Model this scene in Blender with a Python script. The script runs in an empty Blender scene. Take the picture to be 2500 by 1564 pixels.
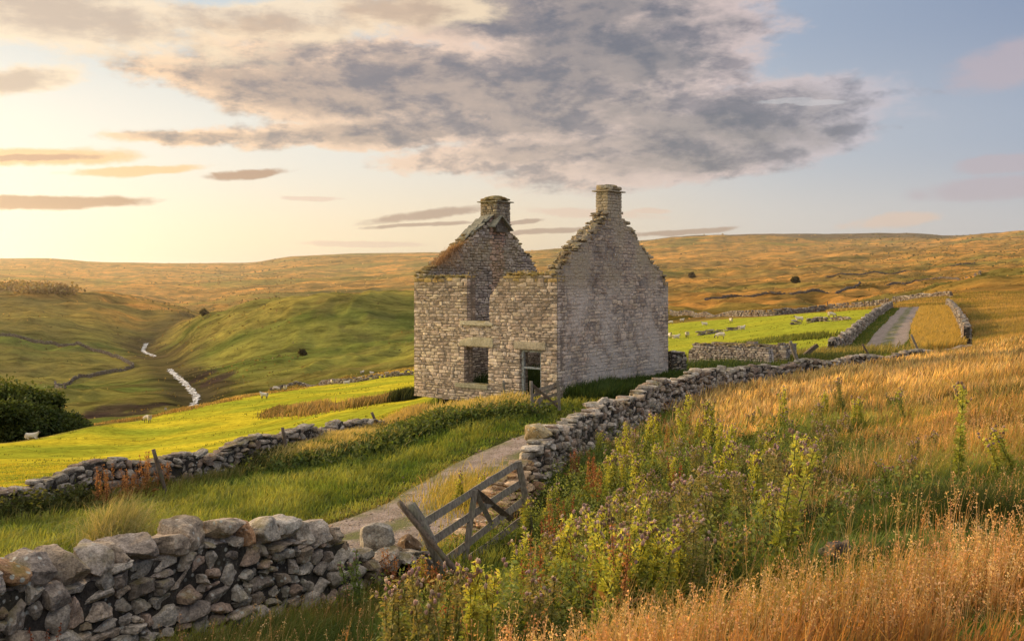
import bpy, bmesh, math, random
import numpy as np
from mathutils import Vector, Matrix

random.seed(7)
rng = np.random.default_rng(11)
scene = bpy.context.scene
col = scene.collection
R = math.radians

# ------------------------------------------------------------------ measured camera
W0 = 2417.0; F = 2250.0; CX = 1208.5; HY = 660.0; EYE = 5.0
def at(px, py, Y):
    return Vector(((px - CX) / F * Y, Y, EYE - (py - HY) / F * Y))

cam_d = bpy.data.cameras.new('camera')
cam = bpy.data.objects.new('camera', cam_d); col.objects.link(cam)
cam.location = (0, 0, EYE); cam.rotation_euler = (R(90), 0, 0)
cam_d.sensor_width = 36; cam_d.lens = F / W0 * 36
cam_d.shift_y = -(756.0 - HY) / W0
cam_d.clip_start = 0.1; cam_d.clip_end = 30000
scene.camera = cam
scene.view_settings.view_transform = 'Standard'
scene.view_settings.look = 'None'
scene.view_settings.exposure = 0
scene.cycles.use_denoising = True
scene.cycles.max_bounces = 6
scene.cycles.diffuse_bounces = 3
scene.cycles.transmission_bounces = 3
scene.cycles.transparent_max_bounces = 4

# ------------------------------------------------------------------ node helpers
def new_mat(name):
    m = bpy.data.materials.new(name); m.use_nodes = True
    nt = m.node_tree; nt.nodes.clear()
    return m, nt
class NT:
    def __init__(s, nt): s.nt = nt; s.n = nt.nodes; s.l = nt.links
    def node(s, t, **k):
        n = s.n.new(t)
        for a, b in k.items(): setattr(n, a, b)
        return n
    def link(s, a, b): s.l.new(a, b)
    def put(s, sock, v):
        if isinstance(v, bpy.types.NodeSocket): s.l.new(v, sock)
        elif isinstance(v, (tuple, list)) and len(v) == 3 and sock.type == 'RGBA': sock.default_value = (*v, 1)
        else: sock.default_value = v
    def math(s, op, a, b=0.0, c=0.0, clamp=False):
        n = s.node('ShaderNodeMath', operation=op); n.use_clamp = clamp
        s.put(n.inputs[0], a); s.put(n.inputs[1], b)
        if op in ('MULTIPLY_ADD', 'SMOOTH_MAX', 'SMOOTH_MIN'): s.put(n.inputs[2], c)
        return n.outputs[0]
    def mix(s, f, a, b, blend='MIX'):
        n = s.node('ShaderNodeMix', data_type='RGBA', blend_type=blend)
        s.put(n.inputs[0], f); s.put(n.inputs[6], a); s.put(n.inputs[7], b)
        return n.outputs[2]
    def noise(s, vec, scale, detail=4, rough=.55, dist=0.0, out=0):
        n = s.node('ShaderNodeTexNoise'); s.put(n.inputs['Scale'], scale)
        n.inputs['Detail'].default_value = detail; n.inputs['Roughness'].default_value = rough
        n.inputs['Distortion'].default_value = dist
        if vec is not None: s.link(vec, n.inputs['Vector'])
        return n.outputs[out]
    def ramp(s, f, stops, interp='LINEAR'):
        n = s.node('ShaderNodeValToRGB'); s.put(n.inputs[0], f)
        cr = n.color_ramp; cr.interpolation = interp
        while len(cr.elements) < len(stops): cr.elements.new(0.5)
        for e, (p, c) in zip(cr.elements, stops):
            e.position = p; e.color = (*c, 1) if len(c) == 3 else c
        return n.outputs[0]
    def rng(s, v, a, b, c=0.0, d=1.0, smooth=False):
        n = s.node('ShaderNodeMapRange'); n.interpolation_type = 'SMOOTHSTEP' if smooth else 'LINEAR'
        s.put(n.inputs[0], v); s.put(n.inputs[1], a); s.put(n.inputs[2], b); s.put(n.inputs[3], c); s.put(n.inputs[4], d)
        return n.outputs[0]
    def scalev(s, vec, sc):
        n = s.node('ShaderNodeVectorMath', operation='MULTIPLY'); s.link(vec, n.inputs[0]); n.inputs[1].default_value = sc
        return n.outputs[0]
def g(v): return (v, v, v)
def srgb(r, gg, b):
    f = lambda c: (c / 255 / 12.92) if c / 255 <= .04045 else ((c / 255 + .055) / 1.055) ** 2.4
    return (f(r), f(gg), f(b))

def pbr(T, color, rough=.9, bump=None, bstr=.4, bdist=.02, spec=.2, trans=None):
    p = T.node('ShaderNodeBsdfPrincipled')
    T.put(p.inputs['Base Color'], color); T.put(p.inputs['Roughness'], rough)
    p.inputs['Specular IOR Level'].default_value = spec
    if bump is not None:
        b = T.node('ShaderNodeBump'); b.inputs['Strength'].default_value = bstr; b.inputs['Distance'].default_value = bdist
        T.link(bump, b.inputs['Height']); T.link(b.outputs[0], p.inputs['Normal'])
    out = T.node('ShaderNodeOutputMaterial')
    if trans:
        t = T.node('ShaderNodeBsdfTranslucent'); T.put(t.inputs[0], trans[1])
        m = T.node('ShaderNodeMixShader'); m.inputs[0].default_value = trans[0]
        T.link(p.outputs[0], m.inputs[1]); T.link(t.outputs[0], m.inputs[2]); T.link(m.outputs[0], out.inputs[0])
    else: T.link(p.outputs[0], out.inputs[0])
    return p

def mat_stone(name, lichen=.5, moss=.35, warm=(1, 1, 1), scale=1.0, mortar=None):
    m, nt = new_mat(name); T = NT(nt)
    P = T.node('ShaderNodeNewGeometry').outputs['Position']
    a = T.node('ShaderNodeAttribute'); a.attribute_name = 'Col'
    n1 = T.noise(P, 9 * scale, 6, .65); n2 = T.noise(P, 45 * scale, 4, .7); n3 = T.noise(P, 1.3 * scale, 3)
    c = T.mix(1.0, a.outputs[0], T.ramp(n1, [(.3, g(.45)), (.5, g(1.0)), (.7, g(1.6))]), 'MULTIPLY')
    c = T.mix(.9, c, T.ramp(n2, [(.33, g(.5)), (.67, g(1.5))]), 'MULTIPLY')
    c = T.mix(1.0, c, warm, 'MULTIPLY')
    # pale lichen blotches
    v = T.node('ShaderNodeTexVoronoi'); v.inputs['Scale'].default_value = 11 * scale; T.link(P, v.inputs['Vector'])
    lm = T.math('MULTIPLY', T.rng(T.math('ADD', v.outputs['Distance'], T.math('MULTIPLY', n2, .25)), .30, .38, 1, 0), T.rng(n3, .42, .62, 0, lichen))
    c = T.mix(lm, c, (.50, .49, .42))
    lm2 = T.math('MULTIPLY', T.rng(n1, .60, .68, 0, 1), T.rng(T.noise(P, 3.1 * scale, 2), .5, .6, 0, lichen * .8))
    c = T.mix(lm2, c, (.42, .39, .30))
    # moss on upward faces
    N = T.node('ShaderNodeNewGeometry').outputs['Normal']
    sx = T.node('ShaderNodeSeparateXYZ'); T.link(N, sx.inputs[0])
    mm = T.math('MULTIPLY', T.rng(sx.outputs[2], .1, .8, .15, 1), T.rng(T.noise(P, 2.3 * scale, 4), .52, .66, 0, moss))
    c = T.mix(mm, c, T.mix(n1, (.10, .085, .015), (.26, .20, .04)))
    b = T.math('ADD', n1, T.math('MULTIPLY', n2, .6))
    pbr(T, c, .95, b, .75, .03 / scale, .1)
    return m

def mat_attr(name, trans=.35, tint=(1.2, 1.1, .7), rough=.85, nscale=6, var=.5, spec=.15):
    m, nt = new_mat(name); T = NT(nt)
    a = T.node('ShaderNodeAttribute'); a.attribute_name = 'Col'
    P = T.node('ShaderNodeNewGeometry').outputs['Position']
    n = T.noise(P, nscale, 3)
    c = T.mix(var, a.outputs[0], T.ramp(n, [(.3, g(.6)), (.7, g(1.4))]), 'MULTIPLY')
    pbr(T, c, rough, spec=spec, trans=(trans, T.mix(1.0, c, tint, 'MULTIPLY')) if trans else None)
    return m

def mat_wood(name, base=(.20, .165, .13), dark=(.07, .055, .04)):
    m, nt = new_mat(name); T = NT(nt)
    tc = T.node('ShaderNodeTexCoord').outputs['Object']
    P = T.node('ShaderNodeNewGeometry').outputs['Position']
    n1 = T.noise(T.scalev(P, (40, 40, 8)), 1.0, 4, .6); n2 = T.noise(P, 5, 4)
    c = T.mix(T.rng(n1, .3, .7), dark, base)
    c = T.mix(T.rng(n2, .52, .7, 0, .5), c, (.16, .17, .09))
    pbr(T, c, .85, n1, .6, .01, .15)
    return m

# ------------------------------------------------------------------ object helpers
def tag(o, label=None, cat=None, group=None, kind=None):
    if label: o['label'] = label
    if cat: o['category'] = cat
    if group: o['group'] = group
    if kind: o['kind'] = kind
    return o
def link(name, data, parent=None):
    o = bpy.data.objects.new(name, data); col.objects.link(o)
    if parent is not None: o.parent = parent
    return o
def empty(name, loc=(0, 0, 0), rz=0):
    o = bpy.data.objects.new(name, None); col.objects.link(o)
    o.location = loc; o.rotation_euler = (0, 0, rz); o.empty_display_size = .3
    return o
def np_mesh(name, V, faces_list, mat, colors=None, smooth=False):
    """V (n,3); faces_list: list of int arrays (m,k); colors (n,3) per vertex"""
    me = bpy.data.meshes.new(name)
    V = np.asarray(V, dtype=np.float32)
    me.vertices.add(len(V)); me.vertices.foreach_set('co', V.ravel())
    loops = np.concatenate([f.ravel() for f in faces_list]).astype(np.int32)
    tot = np.concatenate([np.full(len(f), f.shape[1], np.int32) for f in faces_list])
    st = np.concatenate([[0], np.cumsum(tot)[:-1]]).astype(np.int32)
    me.loops.add(len(loops)); me.loops.foreach_set('vertex_index', loops)
    me.polygons.add(len(tot)); me.polygons.foreach_set('loop_start', st)
    try: me.polygons.foreach_set('loop_total', tot)
    except Exception: pass
    me.polygons.foreach_set('use_smooth', np.full(len(tot), bool(smooth)))
    me.update(calc_edges=True); me.validate()
    if smooth == 'angle': me.set_sharp_from_angle(angle=R(24))
    if colors is not None:
        ca = me.color_attributes.new('Col', 'FLOAT_COLOR', 'POINT')
        c4 = np.ones((len(V), 4), np.float32); c4[:, :3] = colors
        ca.data.foreach_set('color', c4.ravel())
    if mat is not None: me.materials.append(mat)
    return me
def bm_obj(name, bm, mat, parent=None, smooth=False):
    me = bpy.data.meshes.new(name); bm.normal_update(); bm.to_mesh(me); bm.free()
    for p in me.polygons: p.use_smooth = smooth
    me.materials.append(mat)
    return link(name, me, parent)
def copy_tree(o, parent=None):
    c = o.copy(); col.objects.link(c); c.parent = parent
    for ch in list(o.children): copy_tree(ch, c)
    return c

# ------------------------------------------------------------------ terrain profile
def pchip(x, y, xq):
    x = np.asarray(x, float); y = np.asarray(y, float); h = np.diff(x); d = np.diff(y) / h
    m = np.zeros_like(y)
    same = (d[:-1] * d[1:]) > 0
    w1 = 2 * h[1:] + h[:-1]; w2 = h[1:] + 2 * h[:-1]
    with np.errstate(divide='ignore', invalid='ignore'):
        mm = (w1 + w2) / (w1 / d[:-1] + w2 / d[1:])
    m[1:-1] = np.where(same, mm, 0); m[0] = d[0]; m[-1] = d[-1]
    xq = np.clip(xq, x[0], x[-1]); i = np.clip(np.searchsorted(x, xq) - 1, 0, len(x) - 2)
    t = (xq - x[i]) / h[i]; t2 = t * t; t3 = t2 * t
    return ((2*t3 - 3*t2 + 1) * y[i] + (t3 - 2*t2 + t) * h[i] * m[i] + (-2*t3 + 3*t2) * y[i+1] + (t3 - t2) * h[i] * m[i+1])

# every curve: (px, Y, z below eye) or (px, Y, row) with rows flagged
Zc = lambda *a: ('z', a)
Rc = lambda *a: ('r', a)
CURVES = [
 Zc((-800, .8, -2.7), (600, .8, -2.1), (1208, .8, -1.85), (1800, .8, -1.75), (2417, .8, -1.7), (3300, .8, -1.6)),
 Zc((-800, 2.5, -3.0), (0, 2.5, -2.8), (600, 2.5, -2.3), (1208, 2.5, -1.95), (1800, 2.5, -1.8), (2417, 2.5, -1.75), (3300, 2.5, -1.6)),
 Zc((-800, 5, -3.6), (0, 5.3, -3.45), (300, 5.5, -3.3), (600, 5.7, -3.1), (900, 5.7, -2.75), (1208, 5.7, -2.5), (1600, 5.7, -2.25), (2000, 5.6, -2.0), (2417, 5.5, -1.95), (3300, 5.5, -1.9)),
 Zc((-800, 7, -3.7), (0, 7.6, -3.5), (300, 8.8, -3.6), (600, 10, -3.75), (800, 11.5, -4.0), (1000, 12.3, -4.1), (1208, 12.5, -3.95), (1400, 12.3, -3.5), (1600, 12, -3.05), (2000, 11.5, -2.6), (2417, 11, -2.3), (3300, 10, -2.0)),
 Zc((-800, 13, -4.4), (0, 14, -4.4), (300, 15, -4.5), (600, 16, -4.5), (900, 17, -4.45), (1208, 18.5, -4.4), (1400, 18.5, -3.9), (1600, 18, -3.4), (2000, 17, -2.85), (2417, 16, -2.35), (3300, 15, -2.0)),
 Zc((-800, 19, -5.4), (0, 20.5, -5.25), (300, 23, -5.3), (650, 27, -5.35), (900, 31, -5.3), (1060, 30, -4.75), (1208, 28, -4.45), (1400, 27, -4.3), (1600, 26, -3.9), (2000, 26, -3.2), (2417, 26, -2.6), (3300, 25, -2.0)),
 Zc((-800, 36, -8.6), (0, 38, -8.2), (300, 40, -8.3), (650, 42, -7.6), (976, 43, -5.75), (1208, 40, -4.75), (1400, 38, -4.45), (1600, 37, -4.35), (2000, 40, -3.9), (2250, 40, -3.4), (2417, 40, -3.0), (3300, 40, -2.0)),
 Zc((-800, 54, -11), (0, 55, -10.8), (300, 58, -11), (650, 60, -10.2), (976, 60, -8.0), (1208, 57, -6), (1600, 54, -4.9), (2060, 54, -4.3), (2250, 55, -3.9), (2417, 58, -3.3), (3300, 58, -1.5)),
 Zc((-800, 76, -14), (0, 78, -14), (300, 82, -14.3), (600, 85, -13), (800, 85, -11.3), (976, 85, -10.6), (1208, 85, -8), (1600, 85, -6.2), (2060, 82, -4.4), (2417, 90, -3.4), (3300, 90, 0)),
 Rc((-800, 84, 1150), (0, 88, 1046), (200, 98, 1008), (350, 120, 986), (470, 140, 957), (620, 160, 928), (800, 180, 903), (976, 200, 868), (1208, 180, 820), (1600, 150, 782), (2060, 130, 733), (2417, 150, 715), (3300, 150, 640)),
 ('j', ((-800, 130, -27), (0, 140, -28), (470, 190, -31), (620, 215, -29), (800, 230, -23.5), (976, 250, -21.5), (1208, 240, -15), (1600, 210, -8.6), (2060, 200, -5.6), (2417, 250, 0.5), (3300, 250, 6))),
 Rc((-800, 240, 1000), (0, 240, 985), (250, 250, 962), (455, 260, 950), (620, 270, 912), (800, 280, 862), (976, 300, 830), (1208, 310, 780), (1600, 300, 718), (2060, 350, 690), (2417, 420, 640), (3300, 420, 560)),
 Rc((-800, 380, 890), (0, 380, 885), (200, 380, 882), (405, 380, 866), (620, 350, 846), (800, 350, 812), (976, 380, 775), (1208, 400, 735), (1600, 450, 690), (2060, 550, 660), (2417, 700, 610), (3300, 700, 540)),
 Rc((-800, 480, 800), (0, 480, 790), (200, 480, 803), (340, 500, 822), (400, 490, 812), (475, 470, 757), (600, 450, 709), (720, 440, 689), (850, 440, 685), (976, 450, 687), (1208, 520, 695), (1600, 600, 675), (2060, 750, 640), (2417, 900, 590), (3300, 900, 530)),
 Rc((-800, 700, 655), (0, 700, 674), (200, 700, 692), (340, 700, 706), (430, 690, 728), (480, 680, 748), (600, 640, 738), (976, 650, 712), (1208, 700, 690), (1600, 850, 650), (2060, 1000, 618), (2417, 1250, 572), (3300, 1200, 520)),
 Rc((-800, 1000, 700), (0, 1000, 700), (200, 1000, 708), (475, 1000, 724), (600, 1000, 705), (976, 1000, 690), (1208, 1100, 665), (1600, 1200, 625), (2060, 1400, 600), (2417, 1700, 556), (3300, 1600, 520)),
 Rc((-800, 1800, 650), (0, 1800, 655), (475, 1800, 668), (700, 1800, 655), (976, 1700, 645), (1208, 1700, 630), (1600, 1700, 592), (2060, 2000, 577), (2417, 2100, 552), (3300, 2200, 520)),
 Rc((-800, 3000, 606), (0, 3000, 612), (100, 3000, 612), (230, 3000, 619), (450, 3000, 622), (570, 3000, 622), (700, 3000, 606), (850, 3000, 601), (976, 3000, 600), (1208, 3000, 597), (1400, 3000, 586), (1530, 3000, 572), (1700, 3000, 561), (2000, 3000, 557), (2150, 3000, 555), (2240, 3000, 561), (2417, 3000, 556), (3300, 3000, 540)),
 Rc((-800, 4300, 640), (1208, 4300, 630), (2417, 4300, 610), (3300, 4300, 600)),
 Rc((-800, 5000, 652), (3300, 5000, 650)),
]
PXG = np.concatenate([np.linspace(-2600, -250, 50)[:-1], np.linspace(-250, 2670, 585), np.linspace(2670, 5000, 50)[1:]])
LYG = np.concatenate([np.linspace(math.log(.8), math.log(4.), 14)[:-1], np.linspace(math.log(4.), math.log(4300), 640), np.linspace(math.log(4300), math.log(5000), 12)[1:]])
nodesY = []; nodesZ = []
for kind, pts in CURVES:
    p = [a[0] for a in pts]; Y = [a[1] for a in pts]
    Z = [a[2] if kind in 'zj' else -(a[2] - HY) / F * a[1] for a in pts]
    nodesY.append(np.exp(pchip(p, np.log(Y), PXG))); nodesZ.append(pchip(p, Z, PXG))
nodesY = np.array(nodesY); nodesZ = np.array(nodesZ)
GZ = np.empty((len(PXG), len(LYG)))
for i in range(len(PXG)): GZ[i] = pchip(np.log(nodesY[:, i]), nodesZ[:, i], LYG)
# smooth slightly along px
for _ in range(3): GZ[1:-1] = (GZ[:-2] + 2 * GZ[1:-1] + GZ[2:]) / 4

# value noise
_perm = rng.random((256, 256))
def vnoise(x, y, seed=0):
    x = x + seed * 17.31; y = y + seed * 9.77
    xi = np.floor(x).astype(int); yi = np.floor(y).astype(int); fx = x - xi; fy = y - yi
    fx = fx * fx * (3 - 2 * fx); fy = fy * fy * (3 - 2 * fy)
    a = _perm[xi % 256, yi % 256]; b = _perm[(xi + 1) % 256, yi % 256]
    c = _perm[xi % 256, (yi + 1) % 256]; d = _perm[(xi + 1) % 256, (yi + 1) % 256]
    return (a * (1 - fx) + b * fx) * (1 - fy) + (c * (1 - fx) + d * fx) * fy
def fbm(x, y, seed=0, o=4):
    s = 0; a = .5; t = 0
    for k in range(o):
        s = s + a * vnoise(x * 2 ** k, y * 2 ** k, seed + k); t += a; a *= .5
    return s / t
YY = np.exp(LYG)[None, :] * np.ones((len(PXG), 1)); XX = (PXG[:, None] - CX) / F * YY
def sstep(x, a, b): t = np.clip((x - a) / (b - a), 0, 1); return t * t * (3 - 2 * t)
# relief: hummocks near, gullies and terraces far
PXX = PXG[:, None] * np.ones_like(YY)
rel = (fbm(XX / 1.7, YY / 1.7, 1) - .5) * .22 * sstep(YY, 2, 6) * (1 - sstep(YY, 30, 60)) * sstep(PXX, 1100, 1500)
rel += (fbm(XX / 9, YY / 9, 2) - .5) * .5 * sstep(YY, 45, 90) * (1 - sstep(YY, 150, 260))
amp = sstep(YY, 170, 300)
rel += (fbm(XX / 45, YY / 60, 3) - .5) * 8.5 * amp * (1 - .8 * sstep(YY, 1500, 2600))
rel += -np.abs(fbm(XX / 22, YY / 30, 14) - .5) * 9 * amp * (1 - sstep(YY, 900, 1600))
rel += (fbm(XX / 16, YY / 13, 4) - .5) * 3.6 * amp * (1 - sstep(YY, 900, 1600))
rel += (fbm(XX / 160, YY / 55, 5) - .5) * 16 * sstep(YY, 550, 1100) * (1 - .75*sstep(YY, 2300, 3000))
rel += (fbm(XX / 500, YY / 130, 6) - .5) * 26 * sstep(YY, 900, 1700) * (1 - sstep(YY, 2200, 3000))
rel += np.abs(fbm(XX / 260 + YY / 700, YY / 90, 8) - .5) * -22 * sstep(YY, 700, 1200) * (1 - sstep(YY, 2200, 2900))
# stream channel stays calm
strm = np.array([(452, 240, 975), (456, 262, 950), (462, 282, 935), (452, 300, 915), (432, 330, 892), (405, 372, 866), (385, 430, 848), (355, 470, 836), (338, 500, 822), (345, 530, 812), (420, 590, 790), (475, 670, 752)])
sx = (np.array([(a[0] - CX) / F * a[1] for a in strm])); sy = strm[:, 1]
dist = np.full(YY.shape, 1e9)
for k in range(1, len(sx) - 1):
    ax, ay, bx, by = sx[k], sy[k], sx[k + 1], sy[k + 1]
    t = np.clip(((XX - ax) * (bx - ax) + (YY - ay) * (by - ay)) / ((bx - ax) ** 2 + (by - ay) ** 2), 0, 1)
    dist = np.minimum(dist, np.hypot(XX - ax - t * (bx - ax), YY - ay - t * (by - ay)))
rel *= sstep(dist, 2, 40)
GZ = GZ + rel - 1.2 * (1 - sstep(dist, 2, 9))
GZW = GZ + EYE
def ground(x, y):
    x = np.asarray(x, float); y = np.asarray(y, float)
    px = x / y * F + CX; ly = np.log(y)
    i = np.clip(np.searchsorted(PXG, px) - 1, 0, len(PXG) - 2); j = np.clip(np.searchsorted(LYG, ly) - 1, 0, len(LYG) - 2)
    u = np.clip((px - PXG[i]) / (PXG[i + 1] - PXG[i]), 0, 1); v = np.clip((ly - LYG[j]) / (LYG[j + 1] - LYG[j]), 0, 1)
    return (GZW[i, j] * (1 - u) + GZW[i + 1, j] * u) * (1 - v) + (GZW[i, j + 1] * (1 - u) + GZW[i + 1, j + 1] * u) * v
def hit(px, row, y0=4, y1=4000):
    ys = np.exp(np.linspace(math.log(y0), math.log(y1), 3000))
    xs = (px - CX) / F * ys; rows = HY - (ground(xs, ys) - EYE) / ys * F
    k = np.argmax(rows <= row)
    if rows[k] > row: k = int(np.argmin(rows))
    return Vector((xs[k], ys[k], float(ground(xs[k], ys[k]))))

# ------------------------------------------------------------------ world regions
def poly_dist(x, y, pts):
    d = np.full(np.shape(x), 1e9); side = np.zeros(np.shape(x))
    for (ax, ay), (bx, by) in zip(pts[:-1], pts[1:]):
        t = np.clip(((x - ax) * (bx - ax) + (y - ay) * (by - ay)) / ((bx - ax) ** 2 + (by - ay) ** 2), 0, 1)
        dx = x - ax - t * (bx - ax); dy = y - ay - t * (by - ay); dd = np.hypot(dx, dy)
        cr = (bx - ax) * (y - ay) - (by - ay) * (x - ax)
        side = np.where(dd < d, np.sign(cr), side); d = np.minimum(d, dd)
    return d, side
def P2(px, Y): return ((px - CX) / F * Y, Y)
LEFTWALL = [P2(-700, 17.5), P2(-300, 18.8), P2(0, 20.5), P2(300, 23), P2(520, 25.5), P2(690, 28), P2(800, 30.5), P2(900, 33), P2(960, 36), P2(985, 39.2)]
NEARWALL = [P2(-500, 6.6), P2(-150, 7.3), P2(0, 7.8), P2(300, 9.0), P2(600, 10.4), P2(795, 11.7)]
RIGHTWALL = [P2(1228, 17.9), P2(1262, 19.0), P2(1330, 20.8), P2(1400, 22.4), P2(1480, 24.8), P2(1555, 27.8), P2(1640, 30.7), P2(1760, 34.2), P2(1880, 37.2), P2(2000, 39.4), P2(2120, 41.2), P2(2290, 43.5)]
LANE = [P2(-900, 11.2), P2(-300, 12.3), P2(300, 13.8), P2(600, 15.0), P2(800, 16.0), P2(945, 17.1), P2(1080, 19.2), P2(1175, 22.0), P2(1250, 24.0), P2(1340, 26.0), P2(1440, 29.0), P2(1560, 33.5), P2(1700, 39), P2(1880, 45.5), P2(2000, 51.5), P2(2080, 60), P2(2105, 75), P2(2125, 95), P2(2140, 120), P2(2150, 140)]
def resample(pts, step):
    pts = np.array(pts, float); seg = np.hypot(*np.diff(pts, axis=0).T); s = np.concatenate([[0], np.cumsum(seg)])
    n = max(2, int(s[-1] / step)); q = np.linspace(0, s[-1], n)
    return np.stack([pchip(s, pts[:, 0], q), pchip(s, pts[:, 1], q)], 1), q
LANE_S = [tuple(p) for p in resample(LANE, 1.5)[0]]

# ------------------------------------------------------------------ terrain meshes
dL, sL = poly_dist(XX, YY, LEFTWALL)          # side>0 : left/beyond of the wall (pasture side)
dR, sR = poly_dist(XX, YY, RIGHTWALL)
dLane, _ = poly_dist(XX, YY, LANE_S[::2])
c1 = fbm(XX / 5, YY / 3.2, 21); c2 = fbm(XX / 1.1, YY / .8, 22); c3 = fbm(XX / 60, YY / 26, 23); c4_ = fbm(XX / 240, YY / 60, 24); c5 = fbm(XX / 14, YY / 9, 25)
def L3(a, b, t): return np.asarray(a)[None, None, :] * (1 - t[..., None]) + np.asarray(b)[None, None, :] * t[..., None]
def M3(A, b, t): return A * (1 - t[..., None]) + np.asarray(b) * t[..., None]
near = L3((.05, .06, .018), (.085, .085, .028), c2)                       # dark brownish green turf under the long grass
golden = sstep(PXX, 1700, 2000) * sstep(YY, 14, 24)
near = M3(near, (.30, .20, .06), golden * .8)
leftpast = (sL > 0) & (YY < 400) | ((PXX < 976) & (YY > 40))
past = L3((.36, .36, .030), (.60, .49, .035), sstep(c5, .35, .62))
past = M3(past, (.26, .32, .03), sstep(c1, .55, .75) * .5)
moor = L3((.70, .35, .085), (.46, .27, .075), sstep(c3, .4, .62))
moor = M3(moor, (.20, .17, .06), sstep(c5, .5, .7) * .6)
moor = M3(moor, (.24, .24, .06), sstep(c4_, .52, .66) * .6)
green = L3((.23, .27, .055), (.38, .36, .075), sstep(c3, .35, .65))
green = M3(green, (.19, .15, .06), sstep(c5, .54, .74) * .5)
green = M3(green, (.48, .33, .09), sstep(c4_, .55, .7) * .4)
edge = nodesY[9][:, None] * np.ones_like(YY)   # far edge of the pasture
colr = near.copy()
beyond_house = (PXX > 1330) & (YY > 43 + (PXX - 1576) * .02)
rp = beyond_house & (PXX < 2100) & (sR > 0)
pm = np.where(leftpast | rp | ((PXX > 976) & (PXX <= 1330) & (YY > 50)), 1., 0.)
# soften
for _ in range(3):
    pm[1:-1, 1:-1] = (pm[:-2, 1:-1] + pm[2:, 1:-1] + pm[1:-1, :-2] + pm[1:-1, 2:]) / 4
colr = colr * (1 - pm[..., None]) + past * pm[..., None]
# right pasture is greener
rg = sstep(PXX, 1250, 1500) * pm * sstep(YY, 40, 60)
colr = M3(colr * 1.0, (.34, .36, .04), rg * .7)
fieldend = np.where(PXX < 1208, edge, np.interp(PXX, [1208, 1600, 1850, 2060, 2110, 2111, 5000], [180, 195, 185, 170, 150, 50, 50]))
tM = sstep(YY / fieldend, .97, 1.03)
wild = M3(green, (.33, .22, .07), np.clip(sstep(YY / fieldend, .9, 1.0) - sstep(YY / fieldend, 1.03, 1.4), 0, 1) * .8)
rightness = sstep(PXX, 1150, 1500)
farish = np.maximum(sstep(YY, 480, 620), rightness)
wild = wild * (1 - farish[..., None]) + moor * farish[..., None]
lefthill = (1 - sstep(PXX, 380, 500)) * sstep(YY, 200, 300) * (1 - sstep(YY, 720, 800))
gul = sstep(dist + (c5 - .5) * 22, 4, 17)
wild = wild * gul[..., None] + np.array([.13, .105, .05]) * (1 - gul)[..., None]
wild = M3(wild, (.20, .17, .055), lefthill * .6 * sstep(c3, .3, .6))
wild = M3(wild, (.16, .12, .07), sstep(YY, 2150, 2500) * sstep(PXX, 1250, 1500) * .85)
wild = M3(wild, (.34, .25, .12), sstep(YY, 2300, 2900) * (1 - sstep(PXX, 1250, 1500)) * .6)  # far left ridge: warm haze mixed into the surface colour
colr = colr * (1 - tM[..., None]) + wild * tM[..., None]
# spoil patches in the valley
for (px, Y, rx, ry) in [(345, 252, 4.5, 16), (240, 248, 7, 16), (205, 243, 5, 9), (470, 330, 4, 16), (520, 318, 5, 12)]:
    X0 = (px - CX) / F * Y
    d = np.hypot((XX - X0) / rx, (YY - Y) / ry) + (c5 - .5) * 1.2
    colr = M3(colr, (.10, .065, .055), (1 - sstep(d, .7, 1.1)) * .85)

idx = np.arange(len(PXG) * len(LYG)).reshape(len(PXG), len(LYG))
quads = np.stack([idx[:-1, :-1], idx[1:, :-1], idx[1:, 1:], idx[:-1, 1:]], -1).reshape(-1, 4)
Vt = np.stack([XX, YY, GZW], -1).reshape(-1, 3)
def mat_ground(name, far):
    m, nt = new_mat(name); T = NT(nt)
    a = T.node('ShaderNodeAttribute'); a.attribute_name = 'Col'
    P = T.node('ShaderNodeNewGeometry').outputs['Position']
    if far == 2:
        n1 = T.noise(T.scalev(P, (.006, .022, .03)), 1, 9, .72, .6); n2 = T.noise(T.scalev(P, (.06, .16, .25)), 1, 8, .75); n3 = T.noise(P, .7, 6, .8)
        b = T.math('ADD', T.math('MULTIPLY', n2, 2.0), n3); bs, bd = 1.0, 2.2
    elif far == 1:
        n1 = T.noise(T.scalev(P, (.15, .35, .35)), 1, 5, .6); n2 = T.noise(T.scalev(P, (1.2, 2.2, 2)), 1, 6, .75); n3 = T.noise(P, 9, 3, .7)
        b = T.math('ADD', T.math('MULTIPLY', n2, 2.0), n3); bs, bd = 1.0, .12
    else:
        n1 = T.noise(P, .8, 4); n2 = T.noise(P, 6, 5, .7); n3 = T.noise(P, 30, 3, .7)
        b = T.math('ADD', n2, n3); bs, bd = 1.0, .08
    c = T.mix(1.0 if far == 2 else .8, a.outputs[0], T.ramp(n1, [(.36, (.42, .50, .45)), (.5, g(1.0)), (.64, (1.35, 1.22, 1.1))] if far == 2 else [(.3, g(.72)), (.7, g(1.3))]), 'MULTIPLY')
    c = T.mix(.95, c, T.ramp(n2, [(.34, g(.42)), (.5, g(1.0)), (.68, g(1.4))]), 'MULTIPLY')
    c = T.mix(.6, c, T.ramp(n3, [(.3, g(.65)), (.7, g(1.35))]), 'MULTIPLY')
    pbr(T, c, 1.0, b, bs, bd, 0.0)
    return m
def sub_terrain(name, mask, mat):
    f = quads[mask]; u, inv = np.unique(f, return_inverse=True)
    me = np_mesh(name, Vt[u], [inv.reshape(-1, 4)], mat, colr.reshape(-1, 3)[u], True)
    return tag(link(name, me), kind='structure')
qc = lambda A: A[:-1, :-1].reshape(-1)
isfield = qc(pm > .5) & qc(tM < .5)
isfar = qc(tM >= .5)
sub_terrain('field', isfield, mat_ground('pasture turf', 1))
sub_terrain('hills', isfar, mat_ground('moor grass', 2))
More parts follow.
